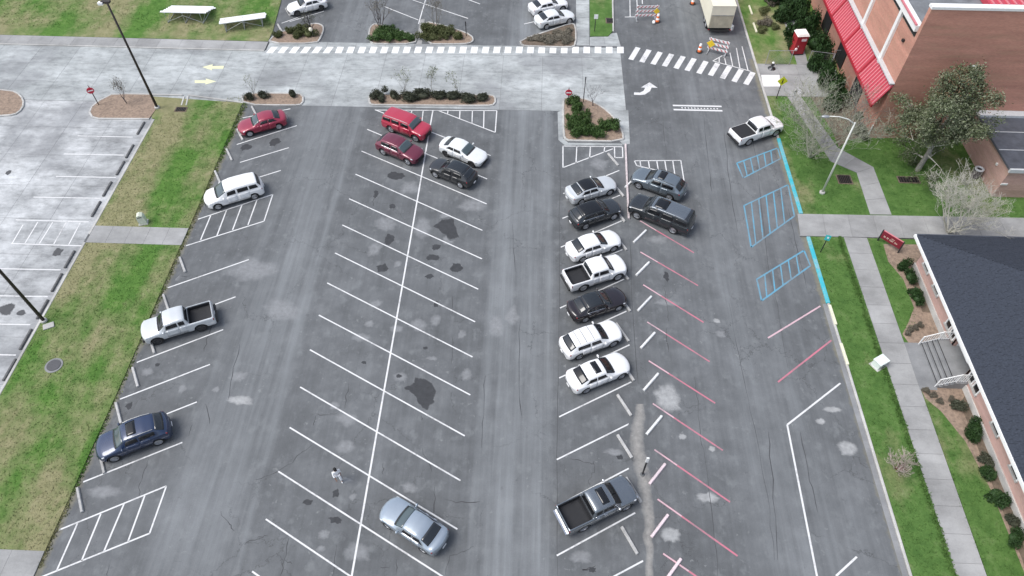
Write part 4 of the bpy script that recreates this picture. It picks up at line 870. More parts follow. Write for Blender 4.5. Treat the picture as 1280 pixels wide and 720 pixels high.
MB().tube([(AX-.1, AY-.08, .1), (AX-.1, AY-.08, 1.6)], .06, 6).build('downspout', 'white_trim', hall)
for y in (59, 65, 71): MB().box((AX-.06, y, 1.5), (.12, 2.2, 2.2)).build('side_door', 'trim_black', hall)
p = P(1134, 47, 9.0); MB().box((AX-.10, y1-2.2, 9.2), (.2, .25, .2)).build('wall_lamp', 'black_metal', hall)
rr_ = MB().add([(50, 82, 11.2), (85, 82, 11.2), (85, 100, 13.6), (50, 100, 13.6)], [(0, 1, 2, 3)])
rw = thing('red_metal_roof', 'red ribbed metal roof behind the brick hall parapet', 'roof', (0, 0, 0))
b0 = P(1237, 8, 11.4)
m = MB().box((b0[0]+10, b0[1]+5, 11.3), (20, 10, .5)); m.build('roof_sheet', 'red_metal', rw)
for k in range(32): MB().box((b0[0]+.3+k*.62, b0[1]+5, 11.59), (.14, 10, .08)).build('seam', 'red_metal_pale', rw)
# annex
BX, BY = 39.9, 45.9
an = thing('brick_annex', 'low brick annex with dark flat roof beside the tree', 'building', (0, 0, 0))
quad_box(rect(BX, BY, 70, AY-.1), 0, 3.1, 'wall', 'brick_pink', an)
quad_box(rect(BX-.15, BY-.15, 70, AY-.05), 3.1, 3.28, 'roof', 'dark_roof', an)
quad_box(rect(BX-.18, BY-.2, 70, BY-.02), 3.0, 3.36, 'parapet', 'grey_flashing', an)
quad_box(rect(BX-.18, AY-.75, 70, AY-.02), 3.28, 3.5, 'parapet', 'grey_flashing', an)
for k in range(1, 3): quad_box(rect(BX-.1, BY+k*2.4, 70, BY+k*2.4+.06), 3.28, 3.31, 'roof_joint', 'grey_flashing', an)
c = P(1255, 230, 1.6); MB().box((c[0], BY-.03, 1.6), (.55, .06, .18)).build('wall_light', 'white_trim', an)
c = P(1234, 206, 2.2); MB().box((BX-.05, c[1], 2.3), (.1, .2, .2)).build('wall_light', 'white_trim', an)
# low building with shingle roof
hs = thing('brick_house', 'low pink brick building with dark blue shingle roof and white eaves', 'building', (0, 0, 0))
EX, EZ, NY = 29.72, 3.05, 38.25                  # eave x, height, north end of the roof
RX, RZ = 41.0, 7.2
wl_y0, wl_y1, dr0, dr1 = -12.0, NY-.75, 27.1, 29.5
quad_box(rect(CX, dr1+.01, CX+.25, wl_y1), .62, EZ-.06, 'wall', 'brick_pink', hs)
quad_box(rect(CX, wl_y0, CX+.25, dr0-.01), .62, EZ-.06, 'wall', 'brick_pink', hs)
quad_box(rect(CX+.25, wl_y1-.25, 51, wl_y1), .62, EZ-.06, 'wall', 'brick_pink', hs)
quad_box(rect(CX-.10, wl_y0, CX+.2, dr0-.5), 0, .62, 'foundation', 'kerb_concrete', hs)
quad_box(rect(CX-.10, dr1+.5, CX+.2, wl_y1+.05), 0, .62, 'foundation', 'kerb_concrete', hs)
quad_box(rect(CX+.2, wl_y1-.2, 51, wl_y1+.05), 0, .62, 'foundation', 'kerb_concrete', hs)
HY = NY-(RX-EX)                                 # where the ridge starts: the roof is hipped
roof = MB().add([(EX, wl_y0, EZ), (EX, NY, EZ), (RX, HY, RZ), (RX, wl_y0, RZ), (52.3, wl_y0, EZ), (52.3, NY, EZ)], [(0, 3, 2, 1), (3, 4, 5, 2), (1, 2, 5)]).build('roof', 'shingle', hs)
cs = MB(); n = 62; sl = math.atan2(RZ-EZ, RX-EX); dl = math.hypot(RX-EX, RZ-EZ)/n
for k in range(n):
    u = (k+.5)*dl; e = u*math.cos(sl); z = EZ+u*math.sin(sl)
    y, end = 12.0, NY-e
    while y < end and u < 9.5:
        y2 = min(end, y+random.uniform(.25, 1.0))
        cs.box((EX+e-.012*math.sin(sl), (y+y2)/2, z+.026*math.cos(sl)+random.uniform(0, .012)), (dl*1.06, y2-y-.015, .03), ry=-sl-.13); y = y2
    x, end = EX+e, 52.3-e
    while x < end and x < 44:
        x2 = min(end, x+random.uniform(.25, 1.0))
        cs.box(((x+x2)/2, NY-e+.012*math.sin(sl), z+.026*math.cos(sl)+random.uniform(0, .012)), (x2-x-.015, dl*1.06, .03), rx=-sl-.13); x = x2
so = cs.build('shingles', 'shingle', roof); so['kind'] = 'stuff'
quad_box(rect(EX-.10, wl_y0, EX+.05, NY+.06), EZ-.20, EZ+.03, 'eave_fascia', 'white_trim', hs)
MB().add([(EX+.05, wl_y0, EZ-.14), (CX+.05, wl_y0, EZ-.14), (CX+.05, NY, EZ-.14), (EX+.05, NY, EZ-.14)], [(0, 3, 2, 1)]).build('soffit', 'white_trim', hs)
quad_box(rect(EX-.08, NY-.05, 52.3, NY+.10), EZ-.20, EZ+.02, 'eave_fascia', 'dark_roof', hs)
c = P(1267, 298, 5.4); MB().lathe([(.5, 0), (.42, .35), (.05, .5)], 12, c=(39.6, 37.6, 3.2)).build('roof_vent', 'white_trim', hs)
def window(y, z0, z1, w, x=CX, par=hs):
    o = MB().box((x+.04, y, (z0+z1)/2), (.10, w, z1-z0)).build('window', 'trim_black', par)
    for yy in (y-w/2-.05, y+w/2+.05): MB().box((x-.02, yy, (z0+z1)/2), (.12, .10, z1-z0+.2)).build('frame', 'white_trim', o)
    MB().box((x-.03, y, z0-.06), (.22, w+.3, .11)).build('sill', 'kerb_concrete', o)
    MB().box((x-.012, y, (z0+z1)/2), (.02, w-.02, z1-z0-.02)).build('pane', 'glass_tint', o)
for y in (25.6, 26.45, 30.1, 30.95): window(y, 1.15, 2.35, .55)
for y in (34.0, 36.2, 22.5, 19.5): window(y, 1.5, 2.5, .9)
# entrance recess
quad_box(rect(CX+.9, dr0-.2, CX+1.05, dr1+.2), .7, EZ-.1, 'recess_wall', 'white_trim', hs)
dz = .80
door = MB().box((CX+.86, 28.3, dz+1.05), (.06, 1.0, 2.1)).build('door', 'trim_black', hs)
MB().box((CX+.80, 27.95, dz+1.0), (.08, .05, .2)).build('handle', 'chrome', door)
for y in (27.72, 28.88): MB().box((CX+.84, y, dz+1.1), (.12, .14, 2.2)).build('door_frame', 'white_trim', hs)
for y in (dr0, dr1): MB().box((CX+.45, y+(.1 if y > 28 else -.1), 1.6), (.9, .16, 2.6)).build('recess_side', 'white_trim', hs)
MB().box((CX-.32, (dr0+dr1)/2, EZ-.42), (.7, dr1-dr0+.3, .44)).build('door_canopy', 'white_trim', hs)
# steps
stp = thing('entrance_steps', 'concrete entrance steps with white railings below the blue roof', 'steps', (0, 0, 0))
for k in range(4):
    xa = 28.72+k*.30
    quad_box(rect(xa, 26.35, xa+.29 if k < 3 else CX+.86, 30.1), .0, .12+.17*(k+1), 'step', 'step_concrete', stp)
    MB().box((xa+.03, 28.22, .12+.17*(k+1)+.008), (.05, 3.7, .016)).build('nosing', 'trim_black', stp)
def railing(y, label):
    r = thing('railing', label, 'railing', (0, 0, 0), 0, 'railings of the entrance steps')
    pts = [(28.62, y, .12+.95), (29.75, y, .8+.95), (CX-.1, y, .8+.95)]
    MB().tube(pts, .035, 6).build('top_rail', 'white_trim', r)
    MB().tube([(a, b, c_-.78) for a, b, c_ in pts], .025, 6).build('bottom_rail', 'white_trim', r)
    for k in range(12):
        x = 28.68+k*(CX-.16-28.68)/11; t = min(1, (x-28.62)/1.13); z = .12+.68*t
        MB().box((x, y, z+.5), (.035, .035, .92)).build('baluster', 'white_trim', r)
    for x, z in ((28.62, .12), (29.75, .8)): MB().box((x, y, z+.48), (.07, .07, 1.0)).build('post', 'white_trim', r)
railing(30.02, 'white railing on the far side of the entrance steps')
railing(26.45, 'white railing on the near side of the entrance steps')

# ================================================================== STREET FURNITURE
def mast(name, label, base, h, arm, mat, rad=.11, group=None, head='sign_white', foot=None):
    b = P(*base); o = thing(name, label, 'lamp post', (b[0], b[1], 0), 0, group)
    MB().lathe([(.24, 0), (.24, .22), (.20, .25), (.02, .25)], 12).build('footing', foot or 'kerb_concrete', o)
    MB().tube([(0, 0, .2), (0, 0, h)], [rad, rad*.65], 8).build('pole', mat, o, True)
    return o, b
o, b = mast('lamp_post', 'tall dark bronze lamp post beside the bare tree island', (197, 135.5), 11.0, None, 'bronze', .13)
MB().box((-.15, .1, 11.05), (.75, .34, .16)).build('lamp_head', 'bronze', o); MB().box((-.55, -.05, 10.98), (.42, .34, .20)).build('lamp_lens', 'sign_white', o)
MB().tube([(0, 0, 10.9), (-.4, 0, 11.0)], .04, 6).build('arm', 'bronze', o)
o, b = mast('lamp_post', 'tall dark lamp post rising from the edge of the old concrete lot', (56, 402), 11.0, None, 'bronze', .13)
MB().box((-.3, 0, 11.05), (.8, .34, .16)).build('lamp_head', 'bronze', o); MB().tube([(0, 0, 10.9), (-.3, 0, 11.0)], .04, 6).build('arm', 'bronze', o)
MB().box((.55, -.45, .09), (.75, .5, .12), rz=.5).build('footing_pad', 'kerb_concrete', o)
o, b = mast('lamp_post', 'pale curved-arm street lamp on the lawn by the cyan kerb', (1027, 242), 7.7, None, 'pale_metal', .10)
MB().tube([(0, 0, 7.55), (-.6, .05, 7.95), (-1.4, .1, 8.15), (-2.1, .15, 8.12)], [.055, .05, .045, .04], 6).build('arm', 'pale_metal', o, True)
MB().ellip((-2.4, .17, 8.08), (.36, .15, .10), 10, 6).build('lamp_head', 'galvanised', o, True)
o, b = mast('lamp_post', 'dark lamp post rising out of the tree before the brick hall', (1158, 181), 8.3, None, 'bronze', .12)
MB().box((.12, 0, 8.35), (.62, .36, .2)).build('lamp_head', 'bronze', o); MB().box((.12, -.02, 8.47), (.3, .2, .05)).build('lamp_lens', 'grey_flashing', o)

def no_entry(label, base, h, tilt):
    b = P(*base); o = thing('no_entry_sign', label, 'road sign', (b[0], b[1], .02), 0, 'no entry signs')
    MB().tube([(0, 0, 0), (0, 0, h)], .045, 6).build('post', 'bronze', o)
    d = MB().lathe([(.005, -.02), (.33, -.02), (.33, .02), (.005, .02)], 20, 'Y'); sg = d.build('sign_plate', 'sign_red', o, loc=(0, -.07, h-.42)); sg.rotation_euler.z = tilt
    q = MB().box((0, -.032, 0), (.48, .02, .11)).build('white_bar', 'sign_white', sg)
    MB().box((0, -.03, h+.06), (.03, .03, .25)).build('post_tip', 'bronze', o)
no_entry('round red no entry sign on the shrub island', (709.5, 135), 2.25, 0)
no_entry('round red no entry sign by the bare tree island', (124, 132), 2.2, .5)
b = P(729, 128.5); o = thing('signpost', 'thin bare dark post on the shrub island', 'post', (b[0], b[1], .08))
MB().tube([(0, 0, 0), (.02, 0, 2.7)], .04, 6).build('post', 'bronze', o); MB().box((.02, 0, 2.72), (.10, .05, .35)).build('post_cap', 'bronze', o)
b = P(970, 124); o = thing('crossing_sign', 'yellow pedestrian crossing sign at the plaza kerb', 'road sign', (b[0], b[1], .1))
MB().tube([(0, 0, 0), (0, 0, 2.55)], .045, 6).build('post', 'black_metal', o)
sg = MB().box((0, -.07, 0), (.72, .03, .72), ry=R(45)).build('sign_plate', 'sign_yellow', o, loc=(0, 0, 2.05))
MB().box((0, -.09, .0), (.10, .012, .26)).ellip((.0, -.09, .19), (.05, .01, .05), 8, 5).box((-.05, -.09, -.18), (.05, .012, .2), ry=.35).box((.06, -.09, -.18), (.05, .012, .2), ry=-.35).build('walking_figure', 'black_metal', sg)
b = P(1025, 316); o = thing('parking_sign', 'cyan accessible parking sign on a dark post beside the cyan kerb', 'road sign', (b[0], b[1], .1))
MB().tube([(0, 0, 0), (0, 0, 2.0)], .04, 6).build('post', 'black_metal', o); MB().box((-.03, -.06, 1.75), (.40, .03, .55), rz=-.3).build('sign_plate', 'sign_cyan', o); MB().box((-.02, -.085, 1.78), (.14, .012, .18), rz=-.3).build('sign_symbol', 'sign_white', o)
b = P(803, 593); o = thing('marker_post', 'black marker post with white tip on the dirt strip', 'post', (b[0], b[1], .01))
MB().tube([(0, 0, 0), (0, 0, 1.9)], .06, 6).build('post', 'black_metal', o); MB().box((0, 0, 2.15), (.16, .10, .55)).build('post_cap', 'white_trim', o); MB().lathe([(.16, 0), (.13, .05), (.02, .06)], 10).build('footing', 'tar', o)
b = P(743, 40); o = thing('marker_post', 'dark post with white sign on the green median', 'post', (b[0], b[1], .1))
MB().tube([(0, 0, 0), (0, 0, 1.9)], .045, 6).build('post', 'black_metal', o); MB().box((.02, -.05, 1.75), (.42, .04, .5)).build('sign_plate', 'white_trim', o)
b = P(392.5, 47); o = thing('marker_post', 'dark lantern post with pale globe on the corner island', 'post', (b[0], b[1], .1))
MB().tube([(0, 0, 0), (-.25, .1, 2.6)], .06, 6).build('post', 'black_metal', o); MB().ellip((-.12, -.1, .95), (.22, .2, .22), 8, 6).build('globe', 'cream_paint', o)
b = P(583, 46); o = thing('signpost', 'short dark post at the end of the leafy island', 'post', (b[0], b[1], .1))
MB().tube([(0, 0, 0), (0, 0, 1.7)], .05, 6).build('post', 'black_metal', o); MB().box((0, -.05, 1.5), (.12, .04, .5)).build('sign_plate', 'black_metal', o)
# maroon name sign
a, c = Vector(P(1096.5, 301.5)), Vector(P(1121.5, 317)); ce = (a+c)/2; dv = c-a; o = thing('name_sign', 'maroon building sign with pale lettering beside the garden path', 'sign', (ce.x, ce.y, .1), math.atan2(dv.y, dv.x))
L2 = dv.length/2
for s_ in (-1, 1): MB().box((s_*L2, 0, .62), (.10, .10, 1.25)).build('post', 'black_metal', o)
sg = MB().box((0, 0, .82), (L2*2-.1, .09, .78)).build('sign_board', 'sign_maroon', o)
MB().box((0, 0, 1.225), (L2*2-.1, .10, .03)).build('top_rail', 'red_metal_pale', sg)
rl = random.Random(3); x = -L2+.28
lt = MB()
while x < L2-.32:
    if rl.random() < .85:
        hh = rl.choice((.13, .13, .17)); lt.box((x, -.052, .66+hh/2), (.03, .014, hh)); 
        if rl.random() < .6: lt.box((x+.03, -.052, .66+rl.choice((.02, .07, .12))), (.05, .014, .028))
    x += .085
for k in range(5): lt.box((-.02+k*.06, -.052, .93), (.03, .014, .06))
lt.build('lettering', 'lettering', sg)
# utility boxes
b = P(180, 279); o = thing('utility_pedestal', 'pale green round-topped utility pedestal by the cross path', 'utility box', (b[0], b[1], .06), .3)
pr = [(-.30, 0), (.30, 0), (.30, .75), (.22, .95), (0, 1.05), (-.22, .95), (-.30, .75)]; m = MB(); n = len(pr)
m.v = [(x, -.24, z) for x, z in pr]+[(x, .24, z) for x, z in pr]; m.f = [tuple(range(n)), tuple(range(2*n-1, n-1, -1))]+[(i, i+n, (i+1) % n+n, (i+1) % n) for i in range(n)]
m.build('housing', 'pedestal_green', o); MB().box((-.02, -.25, .82), (.34, .02, .07)).build('vent_slot', 'trim_black', o); MB().box((0, 0, .02), (.75, .62, .06)).build('base_pad', 'kerb_concrete', o)
b = P(1097, 457); o = thing('utility_box', 'pale green-white utility box between the lawn and the path', 'utility box', (b[0], b[1], .1), .55)
MB().box((0, 0, .30), (.85, .62, .6)).build('housing', 'box_pale', o); MB().box((0, 0, .63), (.93, .70, .07)).build('lid', 'box_pale', o); MB().box((0, 0, .0), (1.05, .82, .06)).build('base_pad', 'kerb_concrete', o); MB().box((0, -.325, .35), (.18, .03, .05)).build('latch', 'black_metal', o)
# grates and manhole
def grate(label, px, py, w, d, bars, z=.105, mat='bronze'):
    b = P(px, py); o = thing('drain_grate', label, 'drain grate', (b[0], b[1], z), 0)
    MB().box((0, 0, .012), (w+.22, d+.2, .03)).build('surround', 'dark_mulch_shade', o); MB().box((0, 0, .03), (w, d, .02)).build('pit', 'well', o)
    for k in range(bars):
        MB().box((-w/2+w*(k+.5)/bars, 0, .05), (w/bars*.45, d, .03)).build('bar', mat, o)
grate('dark grate in the lawn under the pale street lamp', 1055, 225.5, 1.1, 1.0, 7)
grate('dark slotted grate in the lawn below the leafy tree', 1135, 226, 1.7, .7, 7)
grate('drain grate in the grass near the lamp post', 226.5, 137.5, .95, .55, 6, .065)
grate('square pit cover at the edge of the green median', 762, 27, .7, .9, 5, .105)
b = P(68, 457.5); o = thing('manhole_cover', 'round grey manhole cover in the grass strip', 'manhole cover', (b[0], b[1], .065))
MB().lathe([(.62, -.02), (.62, .03), (.02, .03)], 20).build('collar', 'step_concrete', o); MB().lathe([(.48, .03), (.48, .06), (.02, .06)], 20).build('lid', 'rim_dark', o)
# bin
b = P(1217, 222); o = thing('litter_bin', 'round dark litter bin by the annex corner', 'bin', (b[0], b[1], .1))
MB().lathe([(.33, 0), (.36, .9), (.34, .92), (.30, .92), (.28, .4), (.02, .4)], 16).build('drum', 'bark_dark', o, True); MB().lathe([(.40, .90), (.40, .98), (.24, 1.0), (.22, .9)], 16).build('rim', 'grey_flashing', o, True)
# portable booth
b = P(994, 66); o = thing('portable_toilet', 'red portable toilet with white roof on the north path', 'portable toilet', (b[0], b[1], .12), .12)
bd_ = MB().box((0, 0, 1.1), (1.15, 1.15, 2.1)).build('cabin', 'booth_red', o)
rf_ = MB(); rf_.add([(-.64, -.64, 2.15), (.64, -.64, 2.15), (.64, .64, 2.15), (-.64, .64, 2.15), (-.50, -.50, 2.36), (.50, -.50, 2.36), (.50, .50, 2.36), (-.50, .50, 2.36)], [(0, 1, 5, 4), (1, 2, 6, 5), (2, 3, 7, 6), (3, 0, 4, 7), (4, 5, 6, 7), (3, 2, 1, 0)]); rf_.build('roof', 'booth_roof', o)
d_ = MB().box((.05, -.59, 1.05), (.78, .04, 1.85)).build('door', 'booth_red', o); MB().box((.16, -.62, 1.75), (.52, .02, .28)).build('door_panel', 'pink_stop', d_); MB().box((-.25, -.63, 1.05), (.06, .04, .16)).build('handle', 'sign_white', d_)
MB().ellip((-.42, -.70, .75), (.16, .12, .18), 8, 6).build('side_box', 'pink_stop', o, True); MB().box((0, 0, .05), (1.25, 1.25, .1)).build('skid', 'trim_black', o)
# trailer
tx, ty = P(898, 50)[0]-.05, P(898, 51)[1]+1.2
o = thing('box_trailer', 'cream box trailer parked behind the striped barricade', 'trailer', (tx, ty+5, .004), R(1.5))
MB().box((0, 0, 2.05), (2.5, 10, 2.5)).build('box_body', 'cream_paint', o)
MB().box((0, -5.02, 1.55), (2.36, .05, 1.4)).build('rear_door', 'tan_panel', o); MB().box((0, 0, 3.32), (2.56, 10.06, .06)).build('roof_panel', 'cream_paint', o)
MB().box((0, -5.06, 2.28), (2.4, .03, .06)).build('door_rail', 'galvanised', o); MB().box((0, 0, .68), (2.3, 9.8, .2)).build('chassis', 'black_metal', o)
MB().box((0, -5.15, .55), (2.2, .12, .16)).build('rear_bumper', 'black_metal', o)
MB().box((1.32, -4.9, .85), (.22, .5, .5), rz=.3).build('step', 'grey_flashing', o)
for sx in (-1, 1):
    for yy_ in (-2.6, -3.6, 3.6):
        wo = thing_part('wheel', o, (sx*1.05, yy_, .46)); wo.rotation_euler.z = R(-90) if sx > 0 else R(90)
        t = link('tyre', WM['tyre'], wo); t.scale = (.46, .3, .46); t = link('rim', WM['rim'], wo); t.scale = (.46, .3, .46)
    MB().box((sx*1.15, -5.06, .62), (.2, .05, .1)).build('taillight', 'lamp_red', o)
# barricades
def barricade(label, A, B, flip):
    a, c = Vector(P(*A)), Vector(P(*B)); ce = (a+c)/2; dv = c-a; L = dv.length
    o = thing('barricade', label, 'barricade', (ce.x, ce.y, .005), math.atan2(dv.y, dv.x), 'striped barricades closing the street')
    for s_ in (-1, 1):
        MB().box((s_*L*.42, 0, .85), (.07, .07, 1.7)).build('upright', 'sign_white', o); MB().box((s_*L*.42, 0, .05), (.10, 1.3, .10)).build('foot', 'galvanised', o)
    for k in range(3):
        z = .55+k*.5; bd = MB().box((0, -.06, z), (L, .04, .24)).build('board', 'sign_white', o)
        n = int(L/.42)
        for i in range(n):
            x = -L/2+L*(i+.5)/n; q = .07; sk_ = .11*flip
            MB().add([(x-q-sk_, -.083, z-.118), (x+q-sk_, -.083, z-.118), (x+q+sk_, -.083, z+.118), (x-q+sk_, -.083, z+.118), (x-q-sk_, -.07, z-.118), (x+q-sk_, -.07, z-.118), (x+q+sk_, -.07, z+.118), (x-q+sk_, -.07, z+.118)],
                     [(0, 1, 2, 3), (0, 4, 5, 1), (1, 5, 6, 2), (2, 6, 7, 3), (3, 7, 4, 0)]).build('stripe', 'barricade_red', bd)
    return o, L
o, L = barricade('striped barricade with yellow lamp across the left lane beside the median', (793, 24.5), (821, 24), 1)
MB().box((L*.42, -.16, 1.05), (.5, .06, .5), ry=R(45)).build('warning_plate', 'yellow_plastic', o)
o, L = barricade('striped barricade with yellow diamond plate behind the cream trailer', (883, 64), (908, 70.5), -1)
MB().box((-L*.36, -.16, 1.05), (.62, .06, .62), ry=R(45)).build('warning_plate', 'yellow_plastic', o)
def drum(label, px, py):
    b = P(px, py); o = thing('traffic_drum', label, 'traffic drum', (b[0], b[1], .004), 0, 'orange traffic drums')
    MB().lathe([(.34, 0), (.34, .08), (.20, .08)], 14).build('base', 'black_metal', o)
    for k in range(4): MB().lathe([(.20-.02*k, .08+.22*k), (.185-.02*k, .30+.22*k), (.02, .30+.22*k)], 14).build('band', 'warning_orange' if k % 2 == 0 else 'sign_white', o, True)
drum('orange and white traffic drum beside the median barricade', 821.5, 27.5)
drum('orange and white traffic drum at the left end of the trailer barricade', 874, 65)
drum('dark based traffic drum on the street left of the trailer', 865.5, 5)
b = P(817, 29); o = thing('sandbag', 'white weight bag at the foot of the median barricade', 'bag', (b[0], b[1], .004)); MB().ellip((0, 0, .14), (.18, .3, .15), 10, 6).build('bag_body', 'sign_white', o, True); MB().box((0, .27, .17), (.10, .06, .06)).build('bag_tie', 'rim_dark', o)
# bleachers: rows climb towards the near side
def bleacher(label, c, L, rz, rows=5):
    b = P(*c); o = thing('bleacher', label, 'bleacher', (b[0], b[1], .08), rz, 'white bleachers on the far lawn')
    for k in range(rows):
        y = (rows/2-k-.5)*.62; z = .42+.20*k
        MB().box((random.uniform(-.05, .05), y, z), (L, .30, .045)).build('seat_plank', 'aluminium', o)
        MB().box((0, y+.31, z-.22 if k else z-.3), (L, .28, .04)).build('foot_plank', 'aluminium', o)
    for x in (-L*.40, 0, L*.40):
        f = MB(); y0, y1_ = rows/2*.62, -rows/2*.62
        f.tube([(x, y0, .05), (x, y1_, .05)], .03, 5).tube([(x, y0, .2), (x, y1_, .42+.2*(rows-1)-.03)], .03, 5).tube([(x, y1_+.05, .0), (x, y1_+.05, .42+.2*(rows-1))], .03, 5).tube([(x, .3, .0), (x, .3, .7)], .03, 5).tube([(x, y1_, .05), (x, .3, .75)], .025, 5)
        f.build('frame', 'galvanised', o)
    f = MB().tube([(-L*.4, -rows/2*.62+.05, .15), (0, -rows/2*.62+.05, .95)], .022, 5).tube([(L*.4, -rows/2*.62+.05, .15), (0, -rows/2*.62+.05, .95)], .022, 5).build('cross_brace', 'galvanised', o)
bleacher('white aluminium bleacher standing square to the pavement', (238, 21), 4.9, 0.0)
bleacher('white aluminium bleacher set askew nearer the corner island', (306, 31), 4.9, .30, 4)
# chain link fence on the plaza edge
fn = thing('chain_link_fence', 'chain link fence with scrim along the plaza edge', 'fence', (0, 0, 0))
fp = [P(956, 82), P(986, 82)]; fq = [P(1008, 82.5), P(1037, 86), P(1030, 96)]
for seg in (fp, fq, [P(1037, 81.5), P(1074, 81.5)]):
    for a, c in zip(seg[:-1], seg[1:]):
        a, c = Vector(a), Vector(c); n = max(1, round((c-a).length/1.8)); m = MB()
        MB().tube([(a.x, a.y, 1.75), (c.x, c.y, 1.75)], .03, 5).build('top_rail', 'galvanised', fn)
        for k in range(n+1):
            q = a.lerp(c, k/n); MB().tube([(q.x, q.y, .05), (q.x, q.y, 1.8)], .035, 5).build('post', 'galvanised', fn)
        d = (c-a).normalized(); L = (c-a).length; t = 0
        while t < L:
            for sg_ in (1, -1):
                a2 = a+d*t; e = t+1.6*sg_; e2 = min(max(e, 0), L); hz = .1+1.6*abs(e2-t)/1.6
                c2 = a+d*e2; m.tube([(a2.x, a2.y, .1), (c2.x, c2.y, hz)], .008, 3, False)
            t += .14
        mo = m.build('wire_mesh', 'galvanised', fn); mo['kind'] = 'stuff'
b = P(964, 87); o = thing('fire_hydrant', 'small pale hydrant with base plate at the plaza fence', 'hydrant', (b[0], b[1], .12))
MB().lathe([(.40, 0), (.40, .05), (.12, .06), (.12, .55), (.16, .58), (.10, .72), (.02, .75)], 12).build('barrel', 'rim_dark', o, True); MB().lathe([(.13, .6), (.12, .75), (.02, .82)], 10).build('bonnet', 'sign_white', o, True); MB().tube([(-.2, 0, .42), (.2, 0, .42)], .06, 8).build('outlet', 'rim_dark', o)
b = P(997, 117.5); o = thing('sandwich_board', 'small white folded board standing on the plaza', 'sign', (b[0], b[1], .125), .4)
for s_ in (-1, 1): MB().box((0, s_*.16, .35), (.55, .03, .75), rx=s_*.42).build('panel', 'sign_white', o)
MB().box((0, 0, .68), (.5, .05, .03)).build('hinge', 'black_metal', o)

# ================================================================== VEGETATION
def branches(seed, height, spread, levels=4, forks=3, trunk_r=.12, trunk_h=.25, up=.55, wiggle=.18, multi=1, minr=.006):
    """segments of a bare crown: list of (polyline, radii)"""
    rr = random.Random(seed); out = []; tips = []
    def grow(p, d, L, r, lev):
        n = 3 if lev else 2; pts = [p]; rad = [r]; q = p.copy(); dd = d.copy()
        for i in range(n):
            dd = (dd + Vector((rr.uniform(-1, 1), rr.uniform(-1, 1), rr.uniform(-.5, .8)))*wiggle).normalized(); q = q + dd*(L/n); pts.append(q.copy()); rad.append(max(minr, r*(1-.42*(i+1)/n)))
        out.append((pts, rad))
        if lev >= levels: tips.append(q.copy()); return
        k = forks + rr.choice((-1, 0, 0, 1)) if lev else forks+1
        for i in range(max(2, k)):
            t = rr.uniform(.45, 1.0) if i else 1.0
            j = min(n, max(1, round(t*n))); b = pts[j]
            a = rr.uniform(0, 2*math.pi); side = Vector((math.cos(a), math.sin(a), 0))
            nd = (dd*rr.uniform(.6, 1.0) + side*rr.uniform(.45, .95)*spread + Vector((0, 0, up*rr.uniform(.2, 1)))).normalized()
            grow(b, nd, L*rr.uniform(.58, .82), max(minr, rad[j]*rr.uniform(.5, .72)), lev+1)
    for k in range(multi):
        a = 2*math.pi*k/multi+rr.uniform(0, 1); lean = 0 if multi == 1 else .55*spread
        grow(Vector((math.cos(a)*.1*(multi > 1), math.sin(a)*.1*(multi > 1), 0)), Vector((math.cos(a)*lean, math.sin(a)*lean, 1)).normalized(), height*trunk_h if multi == 1 else height*.34, trunk_r, 0)
    return out, tips
def branch_mesh(segs, sides=4):
    m = MB()
    for pts, rad in segs: m.tube(pts, rad, 6 if rad[0] > .05 else 3, False)
    return m
def leaves(points, n_each, size, spread, seed, flat=.0):
    r = np.random.default_rng(seed); m = len(points)*n_each
    C = np.repeat(np.array([tuple(p) for p in points]), n_each, 0) + r.normal(0, 1, (m, 3))*spread
    A = r.normal(0, 1, (m, 3)); A /= np.linalg.norm(A, axis=1, keepdims=True)
    B = np.cross(A, r.normal(0, 1, (m, 3))); B /= np.linalg.norm(B, axis=1, keepdims=True)+1e-9
    s = (size*r.uniform(.6, 1.35, (m, 1)))
    V = np.stack([C-A*s, C+B*s*.45, C+A*s, C-B*s*.45], 1).reshape(-1, 3)
    mb = MB(); mb.v = [tuple(v) for v in V]; mb.f = [(4*i, 4*i+1, 4*i+2, 4*i+3) for i in range(m)]
    return mb
def bare_tree(label, base, seed, h, spread, mat, z=.1, name='bare_tree', group=None, cat='tree', leaf=None, **kw):
    b = P(*base); o = thing(name, label, cat, (b[0], b[1], z), random.Random(seed).uniform(0, 6), group)
    segs, tips = branches(seed, h, spread, **kw)
    branch_mesh(segs[:1] if kw.get('multi', 1) == 1 else segs[:0] or segs[:1]).build('trunk', mat, o, True)
    branch_mesh(segs[1:]).build('crown', mat, o, True)
    if leaf: leaves(tips, leaf[1], leaf[2], leaf[3], seed).build('foliage', leaf[0], o)
    return o
# island saplings and bare trees
bare_tree('small bare dark-twigged tree on the lamp post island', (159, 130), 11, 3.2, .75, 'bark_dark', levels=4, forks=3, trunk_r=.06, trunk_h=.30, leaf=('leaf_twiggy', 3, .06, .12))
bare_tree('bare sapling on the small island above the ruby sedan', (320, 124), 12, 3.0, .6, 'bark_grey', levels=3, forks=3, trunk_r=.045, trunk_h=.35, leaf=('leaf_sage', 3, .06, .12))
for k, x in enumerate((506, 541, 574.5)):
    bare_tree('slender thin-leaved sapling on the hedge island, %s' % ('nearest the red SUV', 'the middle of three', 'nearest the shrub island')[k], (x, 122), 20+k, 3.1, .55, 'bark_grey', group='saplings on the hedge island', levels=3, forks=3, trunk_r=.04, trunk_h=.38, leaf=('leaf_sage', 5, .07, .14), name='sapling')
bare_tree('bare dark twiggy tree leaning over the shrub island', (741, 133), 31, 3.4, .9, 'bark_dark', levels=4, forks=3, trunk_r=.06, trunk_h=.25)
